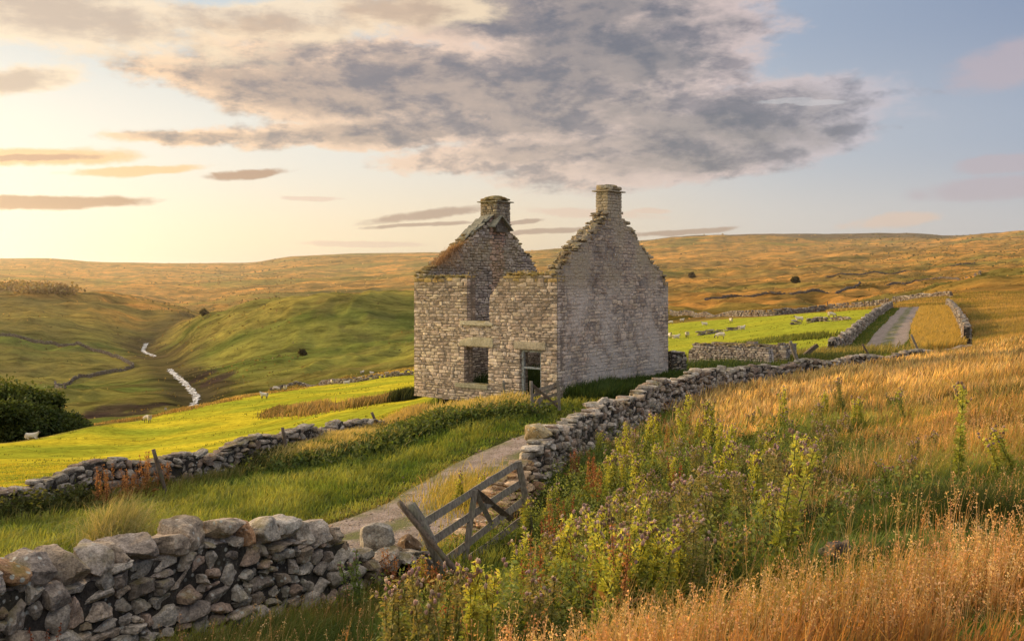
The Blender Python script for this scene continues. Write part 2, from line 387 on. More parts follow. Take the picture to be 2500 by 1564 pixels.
sub_terrain('ground', ~isfield & ~isfar, mat_ground('verge turf', 0))
TERR = dict(pm=pm)

# lane
def ribbon(name, pts, width, mat, lift=.03, step=.5, cross=7, wob=.25, kind='structure', crown=0.0, sink=None):
    c, s = resample(pts, step); t = np.gradient(c, axis=0); t /= np.linalg.norm(t, axis=1)[:, None]; n = np.stack([-t[:, 1], t[:, 0]], 1)
    k = np.linspace(-1, 1, cross)
    wl = width / 2 * (1 + wob * (fbm(s / 1.5, s * 0, 31) - .5) * 2); wr = width / 2 * (1 + wob * (fbm(s / 1.3, s * 0 + 5, 33) - .5) * 2)
    w = np.where(k[None, :] < 0, wr[:, None], wl[:, None])
    x = c[:, 0, None] + n[:, 0, None] * k * w; y = c[:, 1, None] + n[:, 1, None] * k * w
    z = ground(x, y) + lift * (1 - .0 * np.abs(k)) - .05 * (np.abs(k) > .99) + crown * (1 - k ** 2)
    if sink: z = z - sink(c[:, 1])[:, None]
    m, q = x.shape; ii = np.arange(m * q).reshape(m, q)
    f = np.stack([ii[:-1, :-1], ii[:-1, 1:], ii[1:, 1:], ii[1:, :-1]], -1).reshape(-1, 4)
    V = np.stack([x, y, z], -1).reshape(-1, 3)
    kk = np.broadcast_to(np.abs(k), x.shape).reshape(-1)
    me = np_mesh(name, V, [f], mat, np.stack([kk, kk, kk], -1), True)
    return tag(link(name, me), kind=kind)
m, nt = new_mat('gravel track'); T = NT(nt)
P = T.node('ShaderNodeNewGeometry').outputs['Position']
n1 = T.noise(P, 2, 5, .6); n2 = T.noise(P, 28, 3, .7)
v = T.node('ShaderNodeTexVoronoi'); v.inputs['Scale'].default_value = 22; T.link(P, v.inputs['Vector'])
a = T.node('ShaderNodeAttribute'); a.attribute_name = 'Col'
c = T.mix(T.rng(n2, .3, .7), (.16, .12, .10), (.50, .40, .34)); c = T.mix(T.rng(n1, .40, .60, 0, .8), c, T.mix(n2, (.12, .10, .07), (.26, .20, .15)))
c = T.mix(T.rng(v.outputs['Distance'], .0, .5, .5, 0), c, (.46, .40, .36))
mid = T.math('MULTIPLY', T.rng(a.outputs[0], .30, .12, 0, .8), T.rng(T.math('ADD', n1, T.math('MULTIPLY', n2, .4)), .58, .72))
edgeg = T.math('MULTIPLY', T.rng(a.outputs[0], .62, .98), T.rng(n1, .35, .6))
c = T.mix(T.math('MAXIMUM', mid, edgeg), c, (.13, .14, .04))
pbr(T, c, 1.0, T.math('ADD', v.outputs['Distance'], n2), .9, .03, .05)
ribbon('lane', LANE, 3.4, m, .035, .4, 15, .12, crown=.02)
# loose pebbles on the track are added once stones() exists
# stream
m, nt = new_mat('stream water'); T = NT(nt)
P = T.node('ShaderNodeNewGeometry').outputs['Position']
n1 = T.noise(T.scalev(P, (1.1, .30, .7)), 1, 4, .75); n2 = T.noise(P, 3.5, 3)
p = pbr(T, T.mix(T.rng(n1, .50, .57), (.10, .08, .05), (.78, .74, .68)), T.rng(n1, .44, .56, .25, .5), n2, .35, .3, 1.0)  # white glints painted into the water colour by noise
SP = [(sx[k], sy[k]) for k in range(0, 10)]
ribbon('stream', SP, 1.9, m, .20, 1.0, 9, 1.2, sink=lambda y: 1.2 * ((y > 385) & (y < 455)))

# ------------------------------------------------------------------ stones
def cube_grid(N):
    lin = np.linspace(-1, 1, N + 1); vid = {}; V = []; Fq = []
    def vi(p):
        key = tuple(np.round(p, 5))
        if key not in vid: vid[key] = len(V); V.append(p)
        return vid[key]
    for ax in range(3):
        for sgn in (-1, 1):
            o = [k for k in range(3) if k != ax]
            for i in range(N):
                for j in range(N):
                    q = []
                    for (a, b) in ((i, j), (i + 1, j), (i + 1, j + 1), (i, j + 1)):
                        p = [0, 0, 0]; p[ax] = sgn; p[o[0]] = lin[a]; p[o[1]] = lin[b]; q.append(vi(tuple(p)))
                    flip = (sgn < 0) ^ (ax == 1)
                    Fq.append(q[::-1] if flip else q)
    return np.array(V, float), np.array(Fq, int)
CG = {n: cube_grid(n) for n in (1, 2, 3, 5, 6, 10)}
def stones(centers, dims, frames, colors, N=3, expo=5., planes=6, pd=(.72, 1.05), rough=.05):
    """frames (S,3,3): rows are local axes in world. returns V, faces, cols"""
    B, Fq = CG[N]; S = len(centers)
    base = B / (np.sum(np.abs(B) ** expo, 1) ** (1 / expo))[:, None] if N > 1 else B
    P = np.repeat(base[None], S, 0)
    nr = rng.normal(size=(S, planes, 3)); nr /= np.linalg.norm(nr, axis=2)[..., None]
    dd = rng.uniform(pd[0], pd[1], (S, planes))
    for k in range(planes):
        d = np.einsum('svi,si->sv', P, nr[:, k]); ex = np.maximum(0, d - dd[:, k][:, None])
        P -= ex[..., None] * nr[:, k][:, None, :]
    ph = rng.uniform(0, 6.28, (S, 1, 3)); fr = rng.uniform(1.5, 4.0, (S, 1, 3))
    P += rough * np.sin(P[..., [1, 2, 0]] * fr + ph) + rough * .5 * np.sin(P[..., [2, 0, 1]] * fr * 2.3 + ph * 1.7)
    if N >= 3: P += rng.normal(size=P.shape) * rough * .10
    if N >= 5:
        for f0, am in ((5., .55), (9., .35), (15., .2)):
            dr = rng.normal(size=(S, 3, 3)) * f0 * .6; p0 = rng.uniform(0, 6.28, (S, 3))
            P += base[None] * (np.prod(np.sin(np.einsum('svi,sji->svj', P, dr) + p0[:, None, :]), axis=2) * rough * am * 2)[..., None]
    P = P * (np.asarray(dims)[:, None, :] / 2)
    V = np.einsum('svi,sij->svj', P, frames) + np.asarray(centers)[:, None, :]
    nv = len(B)
    Fa = (Fq[None] + (np.arange(S) * nv)[:, None, None]).reshape(-1, 4)
    return V.reshape(-1, 3), Fa, np.repeat(colors, nv, 0)
STONE_COLS = np.array([(.27, .24, .21), (.33, .30, .26), (.22, .19, .165), (.30, .25, .20), (.37, .34, .30), (.26, .20, .16), (.24, .225, .20)])
def stone_cols(n, gain=1.0, pal=STONE_COLS):
    c = pal[rng.integers(0, len(pal), n)] * rng.uniform(.75, 1.25, (n, 1)) * gain
    return c
def rotz(a):
    c, s = np.cos(a), np.sin(a); z = np.zeros_like(a); o = np.ones_like(a)
    return np.stack([np.stack([c, s, z], -1), np.stack([-s, c, z], -1), np.stack([z, z, o], -1)], -2)

def join(parts):
    V = []; Fs = []; C = []; off = 0
    for v, f, c in parts:
        V.append(v); Fs.append(f + off); C.append(c); off += len(v)
    return np.concatenate(V), np.concatenate(Fs), np.concatenate(C)
def box_arrays(centers, dims, frames, cols):
    B, Fq = CG[1]; S = len(centers)
    V = np.einsum('svi,sij->svj', B[None] * (np.asarray(dims)[:, None, :] / 2), frames) + np.asarray(centers)[:, None, :]
    return V.reshape(-1, 3), (Fq[None] + (np.arange(S) * 8)[:, None, None]).reshape(-1, 4), np.repeat(cols, 8, 0)

def pack(L, topf, wr, hr):
    """skyline packing of rubble: returns (s, z0, w, h)"""
    ds = .03; n = max(2, int(L / ds)); H = rng.uniform(-.05, .02, n); out = []
    top = np.array([topf((i + .5) * ds) for i in range(n)])
    for _ in range(20000):
        gap = top - H
        cand = np.where(gap > hr[0] * .6)[0]
        if not len(cand): break
        i = cand[np.argmin(H[cand])]
        h0 = H[i]; j = i
        w = rng.uniform(*wr); big = rng.random()
        if big < .15: w *= 1.35
        nmax = int(w / ds)
        a = i
        while a > 0 and abs(H[a - 1] - h0) < .025 and i - a < 40: a -= 1
        b = i
        while b < n - 1 and abs(H[b + 1] - h0) < .025 and b - a < nmax + 8: b += 1
        m = b - a + 1
        if m > nmax and (m - nmax) * ds > wr[0] * .6: b = a + nmax - 1
        wid = (b - a + 1) * ds
        h = rng.uniform(*hr) * (1.3 if big < .15 else 1) * (min(1, .55 + .5 * wid / wr[0]))
        h = min(h, max(wid * 1.25, .05)); h = min(h, gap[a:b + 1].max() + .02)
        if h < .03: H[a:b + 1] = top[a:b + 1] + 1; continue
        out.append(((a + (b - a + 1) / 2) * ds, h0, wid, h)); H[a:b + 1] = h0 + h
    return out

def dry_wall(pts, hf, thick, wr, hr, N, face_both=False, gain=1.0, fill=1.03, base=-.08, jit=.05, pal=STONE_COLS, rough=.06, expo=7., batter=.08):
    c, s = resample(pts, .25); L = s[-1]
    def pos(ss):
        return np.interp(ss, s, c[:, 0]), np.interp(ss, s, c[:, 1])
    def heading(ss):
        x0, y0 = pos(np.maximum(ss - .2, 0)); x1, y1 = pos(np.minimum(ss + .2, L)); return np.arctan2(y1 - y0, x1 - x0)
    parts = []
    for side in ((-1, 1) if face_both else (-1,)):
        st = np.array(pack(L, hf, wr, hr))
        if not len(st): continue
        dep = thick * .55 if face_both else thick
        ss, z0, w, h = st.T
        a = heading(ss); x, y = pos(ss); n = np.stack([-np.sin(a), np.cos(a)], 1)
        zz = z0 + h / 2
        off = side * ((thick / 2 - dep / 2) - batter * zz) + rng.normal(size=len(ss)) * jit * .4 if face_both else rng.normal(size=len(ss)) * jit * .4
        depv = dep * rng.uniform(.85, 1.1, len(ss))
        gz = ground(x, y)
        ctr = np.stack([x + n[:, 0] * off, y + n[:, 1] * off, gz + base + zz], 1)
        fr = rotz(a + rng.normal(size=len(ss)) * jit)
        tilt = rng.normal(size=len(ss)) * jit * 1.2
        ct, sn = np.cos(tilt), np.sin(tilt)
        e0 = fr[:, 0] * ct[:, None] + fr[:, 2] * sn[:, None]; e2 = -fr[:, 0] * sn[:, None] + fr[:, 2] * ct[:, None]
        fr = np.stack([e0, fr[:, 1], e2], 1)
        parts.append(stones(ctr, np.stack([w * fill, depv, h * fill], 1), fr, stone_cols(len(ss), gain, pal), N, expo, 8, (.68, 1.05), rough))
    return join(parts), (c, s, pos, heading)

def core_ribbon(pts, hf, thick, base=-.3, shrink=.1, colr=(.05, .045, .04)):
    c, s = resample(pts, .3); t = np.gradient(c, axis=0); t /= np.linalg.norm(t, axis=1)[:, None]; n = np.stack([-t[:, 1], t[:, 0]], 1)
    V = []; Fa = []; gz = ground(c[:, 0], c[:, 1])
    hw = thick / 2 - shrink
    for i in range(len(c)):
        h = max(.05, hf(s[i]) - shrink * 1.2)
        tw = hw * .75
        V += [(c[i, 0] + n[i, 0] * hw, c[i, 1] + n[i, 1] * hw, gz[i] + base), (c[i, 0] + n[i, 0] * tw, c[i, 1] + n[i, 1] * tw, gz[i] + h), (c[i, 0] - n[i, 0] * tw, c[i, 1] - n[i, 1] * tw, gz[i] + h), (c[i, 0] - n[i, 0] * hw, c[i, 1] - n[i, 1] * hw, gz[i] + base)]
        if i:
            o = 4 * (i - 1)
            for k in range(3): Fa.append((o + k, o + k + 1, o + k + 5, o + k + 4))
    Fa.append((0, 1, 2, 3)); o = 4 * (len(c) - 1); Fa.append((o + 3, o + 2, o + 1, o))
    return np.array(V), np.array(Fa), np.tile(np.array(colr), (len(V), 1))

MS = mat_stone('lichened gritstone', 1.0, .6, (1.02, .95, .86), 1.0)
MSF = mat_stone('far wall stone', .4, .2, (1, .95, .88), .35)
def make_wall(name, pts, hf, thick, wr, hr, N, mat, label, both=True, **k):
    (V, Fa, C), info = dry_wall(pts, hf, thick, wr, hr, N, both, **k)
    V2, F2, C2 = core_ribbon(pts, hf, thick, shrink=.1 if thick > .45 else thick * .2)
    V, Fa, C = join([(V, Fa, C), (V2, F2, C2)])
    me = np_mesh(name, V, [Fa], mat, C, 'angle' if N >= 5 else False)
    o = link(name, me); tag(o, label, 'stone wall')
    return o, info
def stone_obj(name, ctr, dims, rot, parent, mat=None, c=None, N=10, planes=11, rough=.06):
    fr = rotz(np.array([rot]))
    V, Fa, C = stones(np.array([[0, 0, 0.]]), np.array([dims]), fr, np.array([c]) if c is not None else stone_cols(1, 1.15), N, 8.0, planes, (.60, 1.0), rough * .8)
    o = link(name, np_mesh(name, V, [Fa], mat or MS, C, 'angle'), parent); o.location = ctr
    return o

lc, ls_ = resample([p for p in LANE if p[1] < 40], .05); i = rng.integers(0, len(lc), 5000); of = rng.normal(size=5000) * .75
pbx = lc[i, 0] + of * .8; pby = lc[i, 1] - of * .6; sz_ = rng.uniform(.012, .035, 5000) * (1 + (rng.random(5000) < .04) * 1.2)
V, Fa, C = stones(np.stack([pbx, pby, ground(pbx, pby) + .05], 1), np.stack([sz_ * 1.3, sz_, sz_ * .6], 1), rotz(rng.uniform(0, 3, 5000)), stone_cols(5000, .95) * np.array([1.1, .93, .85]), 1, 4, 3, (.7, 1), .1)
tag(link('gravel', np_mesh('gravel', V, [Fa], MSF, C)), 'loose gravel scattered on the track', 'gravel', kind='stuff')
# near wall (bottom left) with big cope stones
def near_h(s):
    return 1.08 + .05 * math.sin(s * 2.1) + .04 * math.sin(s * 5.3) - max(0, s - (NL - 2.5)) * .04
NL = resample(NEARWALL, .25)[1][-1]
wall_near, (cN, sN, posN, headN) = make_wall('dry_stone_wall', NEARWALL, near_h, .62, (.14, .42), (.07, .22), 6, MS,
    'close lichen covered dry stone wall with big cope stones beside the lane', fill=1.06, jit=.07, rough=.05, gain=1.12)
s = .3; k = 0
while s < NL - .15:
    w = random.uniform(.22, .44); h = random.uniform(.24, .34)
    if k % 5 == 3: w *= .6; h *= .8
    x, y = posN(s + w / 2); a = float(headN(np.array([s + w / 2]))[0])
    z = float(ground(x, y)) - .08 + near_h(s + w / 2) + h * .34
    cc = STONE_COLS[random.randrange(5)] * random.uniform(1.0, 1.35)
    if k % 9 == 4: cc = np.array((.36, .22, .13))
    st = stone_obj('cope_stone', (float(x), float(y), z), (w * 1.12, random.uniform(.42, .56), h), a + random.uniform(-.2, .2), wall_near, c=tuple(cc))
    st.rotation_euler = (random.uniform(-.12, .12), random.uniform(-.25, .25), 0)
    s += w * .97; k += 1
# rubble spilling from the right wall end behind the gate
make_wall('rubble', [P2(1235, 18.1), P2(1185, 17.0), P2(1135, 15.9), P2(1095, 14.9)], lambda s: 1.0 - .26 * s + .06 * math.sin(s * 8), .7, (.12, .34), (.05, .14), 5, MS, 'collapsed heap of flat brown stones behind the broken gate', fill=1.1, jit=.2, rough=.07, pal=STONE_COLS * np.array([1.35, 1.1, .85]))
# tumbled end between near wall and gate
LOWEND = [P2(800, 11.8), P2(900, 12.6), P2(1000, 13.4)]
make_wall('tumbled_wall', LOWEND, lambda s: .72 - .14 * s + .05 * math.sin(s * 7), .55, (.14, .34), (.08, .18), 5, MS, 'low tumbled wall end running down to the broken gate post', fill=1.08, jit=.14, rough=.07)
for (px, Y, dz, d) in [(893, 12.6, .70, (.5, .4, .36)), (965, 13.1, .55, (.42, .35, .3)), (1000, 13.3, .40, (.36, .3, .25))]:
    pass
RUB = [((893, 12.75), .72, (.46, .38, .34), 'large grey boulder lying on the tumbled wall end beside rust coloured docks', (.33, .31, .28)),
       ((962, 13.25), .52, (.40, .34, .24), 'dark mossy flat stone resting beside the leaning gate post', (.17, .12, .08))]
for (q, dz, dm, lab, cc) in RUB:
    x, y = P2(*q)
    o = stone_obj('loose_stone', (x, y, float(ground(x, y)) + dz), dm, .4, None, c=cc); tag(o, lab, 'stone')

# left wall beyond the lane
LL = resample(LEFTWALL, .25)[1][-1]
LWN = resample(LEFTWALL[:7], .25)[1][-1]
make_wall('dry_stone_wall', LEFTWALL[:7], lambda s: .98 + .10 * math.sin(s * 1.1) + .09 * math.sin(s * 2.7 + 1) - .14 * (math.sin(s * .37) > .85), .6, (.16, .48), (.10, .26), 3, MS,
    'dark weathered dry stone wall between the grassy verge and the bright pasture', fill=1.08, jit=.10, rough=.08)
make_wall('dry_stone_wall', LEFTWALL[6:], lambda s: max(.35, .85 - .09 * s) + .10 * math.sin(s * 1.3) , .6, (.2, .5), (.12, .26), 3, MS,
    'low stone wall half buried in tall grass left of the house corner', fill=1.08, jit=.08, rough=.06)
# right wall
def rh(s):
    if s < 1.0: return .55 + .35 * s
    if s < 1.9: return 1.12
    return 1.22 + .08 * math.sin(s * 1.4) + .05 * math.sin(s * 3.7) - .35 * min(1, s / 40)
make_wall('dry_stone_wall', RIGHTWALL[:8], rh, .65, (.14, .42), (.08, .22), 3, MS,
    'long winding dry stone wall climbing from the broken gate past the thistles', fill=1.08, jit=.10, rough=.06, gain=1.15)
x, y = P2(1272, 19.6)
o = stone_obj('gatepost_stone', (x, y, float(ground(x, y)) + 1.16), (.48, .42, .34), .7, None, c=(.42, .34, .2), planes=3, rough=.02)
tag(o, 'squared sandstone block capping the wall end above the broken gate', 'stone block')
for (px, Y, dz, dm, lab) in [(1422, 23.0, 1.16, (.36, .28, .26), 'pointed grey stone standing upright on the mossy wall top'), (1700, 32.4, .98, (.40, .32, .34), 'pale upright cope stone on the wall right of the house')]:
    x, y = P2(px, Y); o = stone_obj('cope_stone', (x, y, float(ground(x, y)) + dz), dm, .3, None, c=(.42, .39, .34)); tag(o, lab, 'stone')
make_wall('dry_stone_wall', RIGHTWALL[7:], lambda s: .95 + .1 * math.sin(s * 1.7) - .03 * s, .6, (.2, .5), (.12, .28), 3, MS,
    'low dry stone wall crossing behind the golden grass below the far lane', fill=1.08, jit=.08)
# walls flanking the far lane
make_wall('dry_stone_wall', [P2(1962, 55), P2(1990, 62), P2(2020, 75), P2(2050, 92), P2(2080, 115), P2(2104, 140)], lambda s: 1.05 + .12 * math.sin(s), .6, (.25, .6), (.15, .3), 2, MSF,
    'dry stone wall up the left side of the far lane', jit=.08)
make_wall('dry_stone_wall', [P2(2282, 56), P2(2276, 66), P2(2266, 80), P2(2255, 100), P2(2246, 125), P2(2236, 140)], lambda s: 1.15 + .12 * math.sin(s * .8), .6, (.25, .6), (.15, .3), 2, MSF,
    'dry stone wall up the right side of the far lane', jit=.08)
def far_wall(pix, label, h=1.1, y0=60, w=(.5, 1.2), gain=.8, rows=True, gap=0.0):
    pts = []
    for (px, row) in pix:
        p = hit(px, row, y0); pts.append((p.x, p.y))
    c, s = resample(pts, .45)
    n = len(c); keep = rng.random(n) > gap
    parts = []
    a = np.arctan2(np.gradient(c[:, 1]), np.gradient(c[:, 0]))
    for lay in range(3):
        hh = h / 3 * rng.uniform(.8, 1.3, n); L = rng.uniform(w[0], w[1], n)
        ctr = np.stack([c[:, 0], c[:, 1], ground(c[:, 0], c[:, 1]) + h / 3 * (lay + .45)], 1) + rng.normal(size=(n, 3)) * .05
        kk = keep & (rng.random(n) > (.0, .05, .35)[lay])
        parts.append(stones(ctr[kk], np.stack([L, rng.uniform(.4, .7, n), hh], 1)[kk], rotz(a + rng.normal(size=n) * .2)[kk], stone_cols(kk.sum(), gain), 2, 4, 4, (.7, 1), .08))
    V, Fa, C = join(parts)
    return tag(link('dry_stone_wall', np_mesh('dry_stone_wall', V, [Fa], MSF, C, False)), label, 'stone wall')
far_wall([(1583, 742), (1637, 748), (1740, 747), (1835, 744), (1943, 733), (2020, 727), (2095, 720)], 'stone wall along the far edge of the green field behind the sheep', 1.3, 120)
far_wall([(2108, 712), (2180, 706), (2245, 703)], 'short stone wall crossing above the top of the far lane', 1.2, 120)
far_wall([(1651, 792), (1700, 784), (1748, 777)], 'broken line of stones in the green field beside grazing sheep', .5, 80, gap=.15)
far_wall([(1872, 766), (1930, 758), (2000, 755)], 'tumbled stones in the green field below the far wall', .5, 80, gap=.4)
far_wall([(1666, 709), (1780, 701), (1892, 693), (2010, 682), (2123, 671), (2230, 658), (2314, 648)], 'long dark wall line running up across the orange moor', 1.0, 220, w=(.8, 1.6), gain=.55, gap=.1)
far_wall([(1950, 655), (2120, 645), (2300, 622)], 'faint upper wall line near the top of the right moor', 1.0, 320, w=(1, 2), gain=.55, gap=.25)
far_wall([(640, 921), (720, 912), (800, 905), (880, 895), (972, 885)], 'tumbled field wall behind the grazing sheep left of the house', .9, 100, gap=.08)
far_wall([(-60, 1060), (40, 1040), (120, 1024), (200, 1006)], 'low tumbled wall at the pasture edge below the dark trees', .6, 60, gap=.3)
far_wall([(152, 917), (176, 897), (240, 884), (312, 869), (300, 857), (240, 833), (120, 812), (0, 793)], 'old wall looping over the hillside beyond the stream', 1.6, 230, w=(.8, 1.5), gain=.5)
# ------------------------------------------------------------------ the ruined farmhouse
TH = R(38)
U = np.array([-math.cos(TH), math.sin(TH)]); Vd = np.array([math.sin(TH), math.cos(TH)])
K = np.array([(1315 - CX) / F * 35, 35.0])
def solve(o, d, px):
    k = (px - CX) / F
    return (k * o[1] - o[0]) / (d[0] - k * d[1])
def sz(o, d, px, row):
    t = solve(o, d, px); Y = o[1] + d[1] * t
    return t, EYE - (row - HY) / F * Y
WF = solve(K, U, 976.5); WG = solve(K, Vd, 1578)
TK = .55
HB = 0.2   # base well under the grass
pal_house = np.array([(.38, .32, .27), (.43, .37, .31), (.33, .275, .235), (.46, .40, .32), (.40, .35, .31), (.37, .30, .25)])
def mat_house(name, rendered):
    m, nt = new_mat(name); T = NT(nt)
    P = T.node('ShaderNodeNewGeometry').outputs['Position']
    a = T.node('ShaderNodeAttribute'); a.attribute_name = 'Col'
    n1 = T.noise(P, 2.2, 6, .7); n2 = T.noise(P, 14, 5, .75); n3 = T.noise(P, 55, 3, .7); nb = T.noise(P, .55, 4, .6)
    c = T.mix(.8, a.outputs[0], T.ramp(n1, [(.3, g(.72)), (.7, g(1.28))]), 'MULTIPLY')
    c = T.mix(.8, c, T.ramp(n2, [(.3, g(.6)), (.7, g(1.4))]), 'MULTIPLY')
    if rendered:
        lm = T.math('MULTIPLY', T.rng(T.math('ADD', nb, T.math('MULTIPLY', n2, .5)), .62, .86), .9)
        c = T.mix(lm, c, T.mix(n2, (.36, .30, .24), (.72, .63, .53)))
        c = T.mix(T.rng(n2, .60, .66, 0, .6), c, (.20, .16, .14))
    c = T.mix(.9, c, T.ramp(nb, [(.36, g(.80)), (.5, g(1.0)), (.64, g(1.12))]), 'MULTIPLY')
    sp = T.noise(P, 9, 2, .5)
    c = T.mix(T.rng(sp, .70, .73, 0, .8), c, (.72, .70, .64))
    sx = T.node('ShaderNodeSeparateXYZ'); T.link(P, sx.inputs[0])
    hi = T.math('MULTIPLY', T.rng(sx.outputs[2], 4.35, 5.1), T.rng(nb, .40, .60))
    N = T.node('ShaderNodeSeparateXYZ'); T.link(T.node('ShaderNodeNewGeometry').outputs['Normal'], N.inputs[0])
    hi = T.math('MAXIMUM', T.math('MULTIPLY', hi, .45), T.math('MULTIPLY', T.rng(N.outputs[2], .2, .8), T.rng(n1, .42, .55, 0, .85)))
    c = T.mix(hi, c, T.mix(n2, (.17, .15, .04), (.34, .22, .05)))
    pbr(T, c, 1.0, T.math('ADD', n2, T.math('MULTIPLY', n3, .6)), .8, .03, .05)
    return m
MH = mat_house('coursed sandstone', False); MG = mat_house('weathered gable rubble', True)
MSL, nt = new_mat('roof slate'); T = NT(nt)
P = T.node('ShaderNodeNewGeometry').outputs['Position']; n1 = T.noise(P, 7, 5, .7)
pbr(T, T.mix(T.rng(n1, .35, .65), (.12, .12, .10), (.34, .31, .22)), .9, n1, .5, .02, .2)

def masonry(o, d, out, length, topf, openings, ch, wr, hb=HB, thick=TK, inset=.02, layers=(0, 1), colf=None, s0=0.0, vj=.0, N=2, botf=None, mortar=(.20, .165, .135), end_jit=0.0, ragged=.05):
    """coursed rubble wall; o origin, d direction, out outward normal; topf(s)->z of the wall head"""
    d = np.asarray(d); out = np.asarray(out); ang = math.atan2(d[1], d[0]); parts = []; coreC = []; coreD = []
    zmax = max(topf(s) for s in np.linspace(s0, length, 200))
    z = hb; courses = []
    while z < zmax:
        h = rng.uniform(*ch); courses.append((z, h)); z += h
    S = np.linspace(s0, length, 600)
    topS = np.array([topf(s) for s in S])
    for ci, (z, h) in enumerate(courses):
        zm = z + h * .5
        ok = topS + rng.normal() * ragged * .4 > zm
        for (a, b, c0, c1) in openings:
            if c0 - .01 < zm < c1: ok &= ~((S > a) & (S < b))
        # segments
        e = np.diff(np.concatenate([[0], ok.astype(int), [0]])); st = np.where(e == 1)[0]; en = np.where(e == -1)[0] - 1
        for a_, b_ in zip(st, en):
            a, b = S[a_], S[b_]
            if b - a < .08: continue
            jl = rng.uniform(-ragged, ragged) if a > s0 + .05 and not any(abs(a - q[1]) < .03 for q in openings) else 0
            jr = rng.uniform(-ragged, ragged) if b < length - .05 and not any(abs(b - q[0]) < .03 for q in openings) else 0
            a += jl; b += jr
            coreC.append((a, b, z, h))
            for lay in layers:
                x = a; 
                while x < b - 1e-6:
                    w = rng.uniform(*wr); q_ = (x == a) or (b - x - w < wr[0])
                    if x == a: w = min(b - a, rng.uniform(.30, .52) if ci % 2 else rng.uniform(.2, .3))
                    if x == a or b - x - w < wr[0]: w = w if x == a else b - x
                    w = min(w, b - x)
                    cx = x + w / 2
                    dep = rng.uniform(.22, .28)
                    proud = rng.uniform(-.012, .016)
                    inn = (dep / 2 - proud) if lay == 0 else thick - dep / 2 + proud
                    cc = pal_house[rng.integers(0, 6)] * rng.uniform(.74, 1.22) * 1.38 * (1.1 if q_ else 1)
                    if colf: cc = colf(cx, zm, cc, lay)
                    parts.append((cx, inn, zm, w - .012, dep, h - .010, cc)); x += w
    A = np.array([p[:6] for p in parts]); C = np.array([p[6] for p in parts])
    if vj:
        A[:, 2] += rng.normal(size=len(A)) * vj; A[:, 5] *= rng.uniform(.75, 1.2, len(A))
    ctr = np.stack([o[0] + d[0] * A[:, 0] - out[0] * A[:, 1], o[1] + d[1] * A[:, 0] - out[1] * A[:, 1], A[:, 2]], 1)
    fr = rotz(np.full(len(A), ang) + rng.normal(size=len(A)) * .015)
    V, Fa, Cc = stones(ctr, np.stack([A[:, 3] * 1.03, A[:, 4], A[:, 5] * 1.06], 1), fr, C, N, 9., 3, (.92, 1.25), .02)
    # core
    cc = np.array(coreC); 
    w = cc[:, 1] - cc[:, 0]
    ctr = np.stack([o[0] + d[0] * (cc[:, 0] + w / 2) - out[0] * thick / 2, o[1] + d[1] * (cc[:, 0] + w / 2) - out[1] * thick / 2, cc[:, 2] + cc[:, 3] / 2], 1)
    dm = np.stack([np.maximum(w - inset * 1.5, .02), np.full(len(w), thick - 2 * inset), cc[:, 3] + .004], 1)
    B = box_arrays(ctr, dm, rotz(np.full(len(w), ang)), np.tile(np.array(mortar), (len(w), 1)))
    return join([(V, Fa, Cc), B])

hx, hy = K + U * WF / 2 + Vd * WG / 2
house = empty('ruined_farmhouse', (0, 0, 0))
tag(house, 'roofless ruined stone farmhouse with two tall gables and chimneys standing in the pasture', 'house')

# openings in the front wall, measured on its face
uw0, zu_sill = sz(K, U, 1153.6, 759); uw1, _ = sz(K, U, 1103, 759)
lw0, lz0 = sz(K, U, 1151, 909); lw1, lz1 = sz(K, U, 1096, 815)
dw0, dz1 = sz(K, U, 1275.6, 825); dw1, _ = sz(K, U, 1227, 825)
tA = solve(K, U, 1186); tB = solve(K, U, 1099)
_, zL = sz(K, U, 1040, 655); _, zR = sz(K, U, 1250, 647); zRm = sz(K, U, 1160, 702)[1]
def front_top(s):
    if s < tA: return zR + .04 * math.sin(s * 5)
    if s < uw0: return zR + (zRm - zR) * (s - tA) / (uw0 - tA)
    if s <= tB + .05: return zR
    return zL
fo = [(uw0, uw1, zu_sill, 99), (lw0, lw1, lz0, lz1), (dw0, dw1, -9, dz1), (tA + .1, uw1, zR + 9, 99)]
# stepped broken right side of the upper window
def front_top2(s):
    if uw0 <= s <= uw1: return zR
    return front_top(s)
def colf_front(s, z, c, lay):
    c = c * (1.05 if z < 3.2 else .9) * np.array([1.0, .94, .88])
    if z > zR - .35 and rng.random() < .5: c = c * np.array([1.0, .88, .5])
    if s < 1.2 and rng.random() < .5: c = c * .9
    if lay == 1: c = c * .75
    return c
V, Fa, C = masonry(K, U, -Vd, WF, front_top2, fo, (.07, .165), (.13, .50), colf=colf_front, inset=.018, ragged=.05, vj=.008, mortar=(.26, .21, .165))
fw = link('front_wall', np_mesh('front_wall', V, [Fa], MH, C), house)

def slab(name, o, d, out, s0, s1, z0, z1, proud, depth, mat, parent, c=(.42, .37, .26), N=5):
    ang = math.atan2(d[1], d[0]); cx = (s0 + s1) / 2; inn = depth / 2 - proud
    ctr = np.array([[o[0] + d[0] * cx - out[0] * inn, o[1] + d[1] * cx - out[1] * inn, (z0 + z1) / 2]])
    V, Fa, C = stones(ctr, np.array([[abs(s1 - s0), depth, z1 - z0]]), rotz(np.array([ang])), np.array([c]), N, 22., 2, (1.1, 1.3), .006)
    return link(name, np_mesh(name, V, [Fa], mat, C), parent)
a0, zt = sz(K, U, 1165, 797); a1, zb = sz(K, U, 1083.5, 815)
slab('lintel', K, U, -Vd, a0, a1, lz1 - .01, zt, .03, .30, MH, house, (.44, .39, .27))
a0, zt = sz(K, U, 1289, 808); a1, _ = sz(K, U, 1212, 808)
slab('lintel', K, U, -Vd, a0, a1, dz1 - .01, zt, .03, .30, MH, house, (.44, .38, .28))
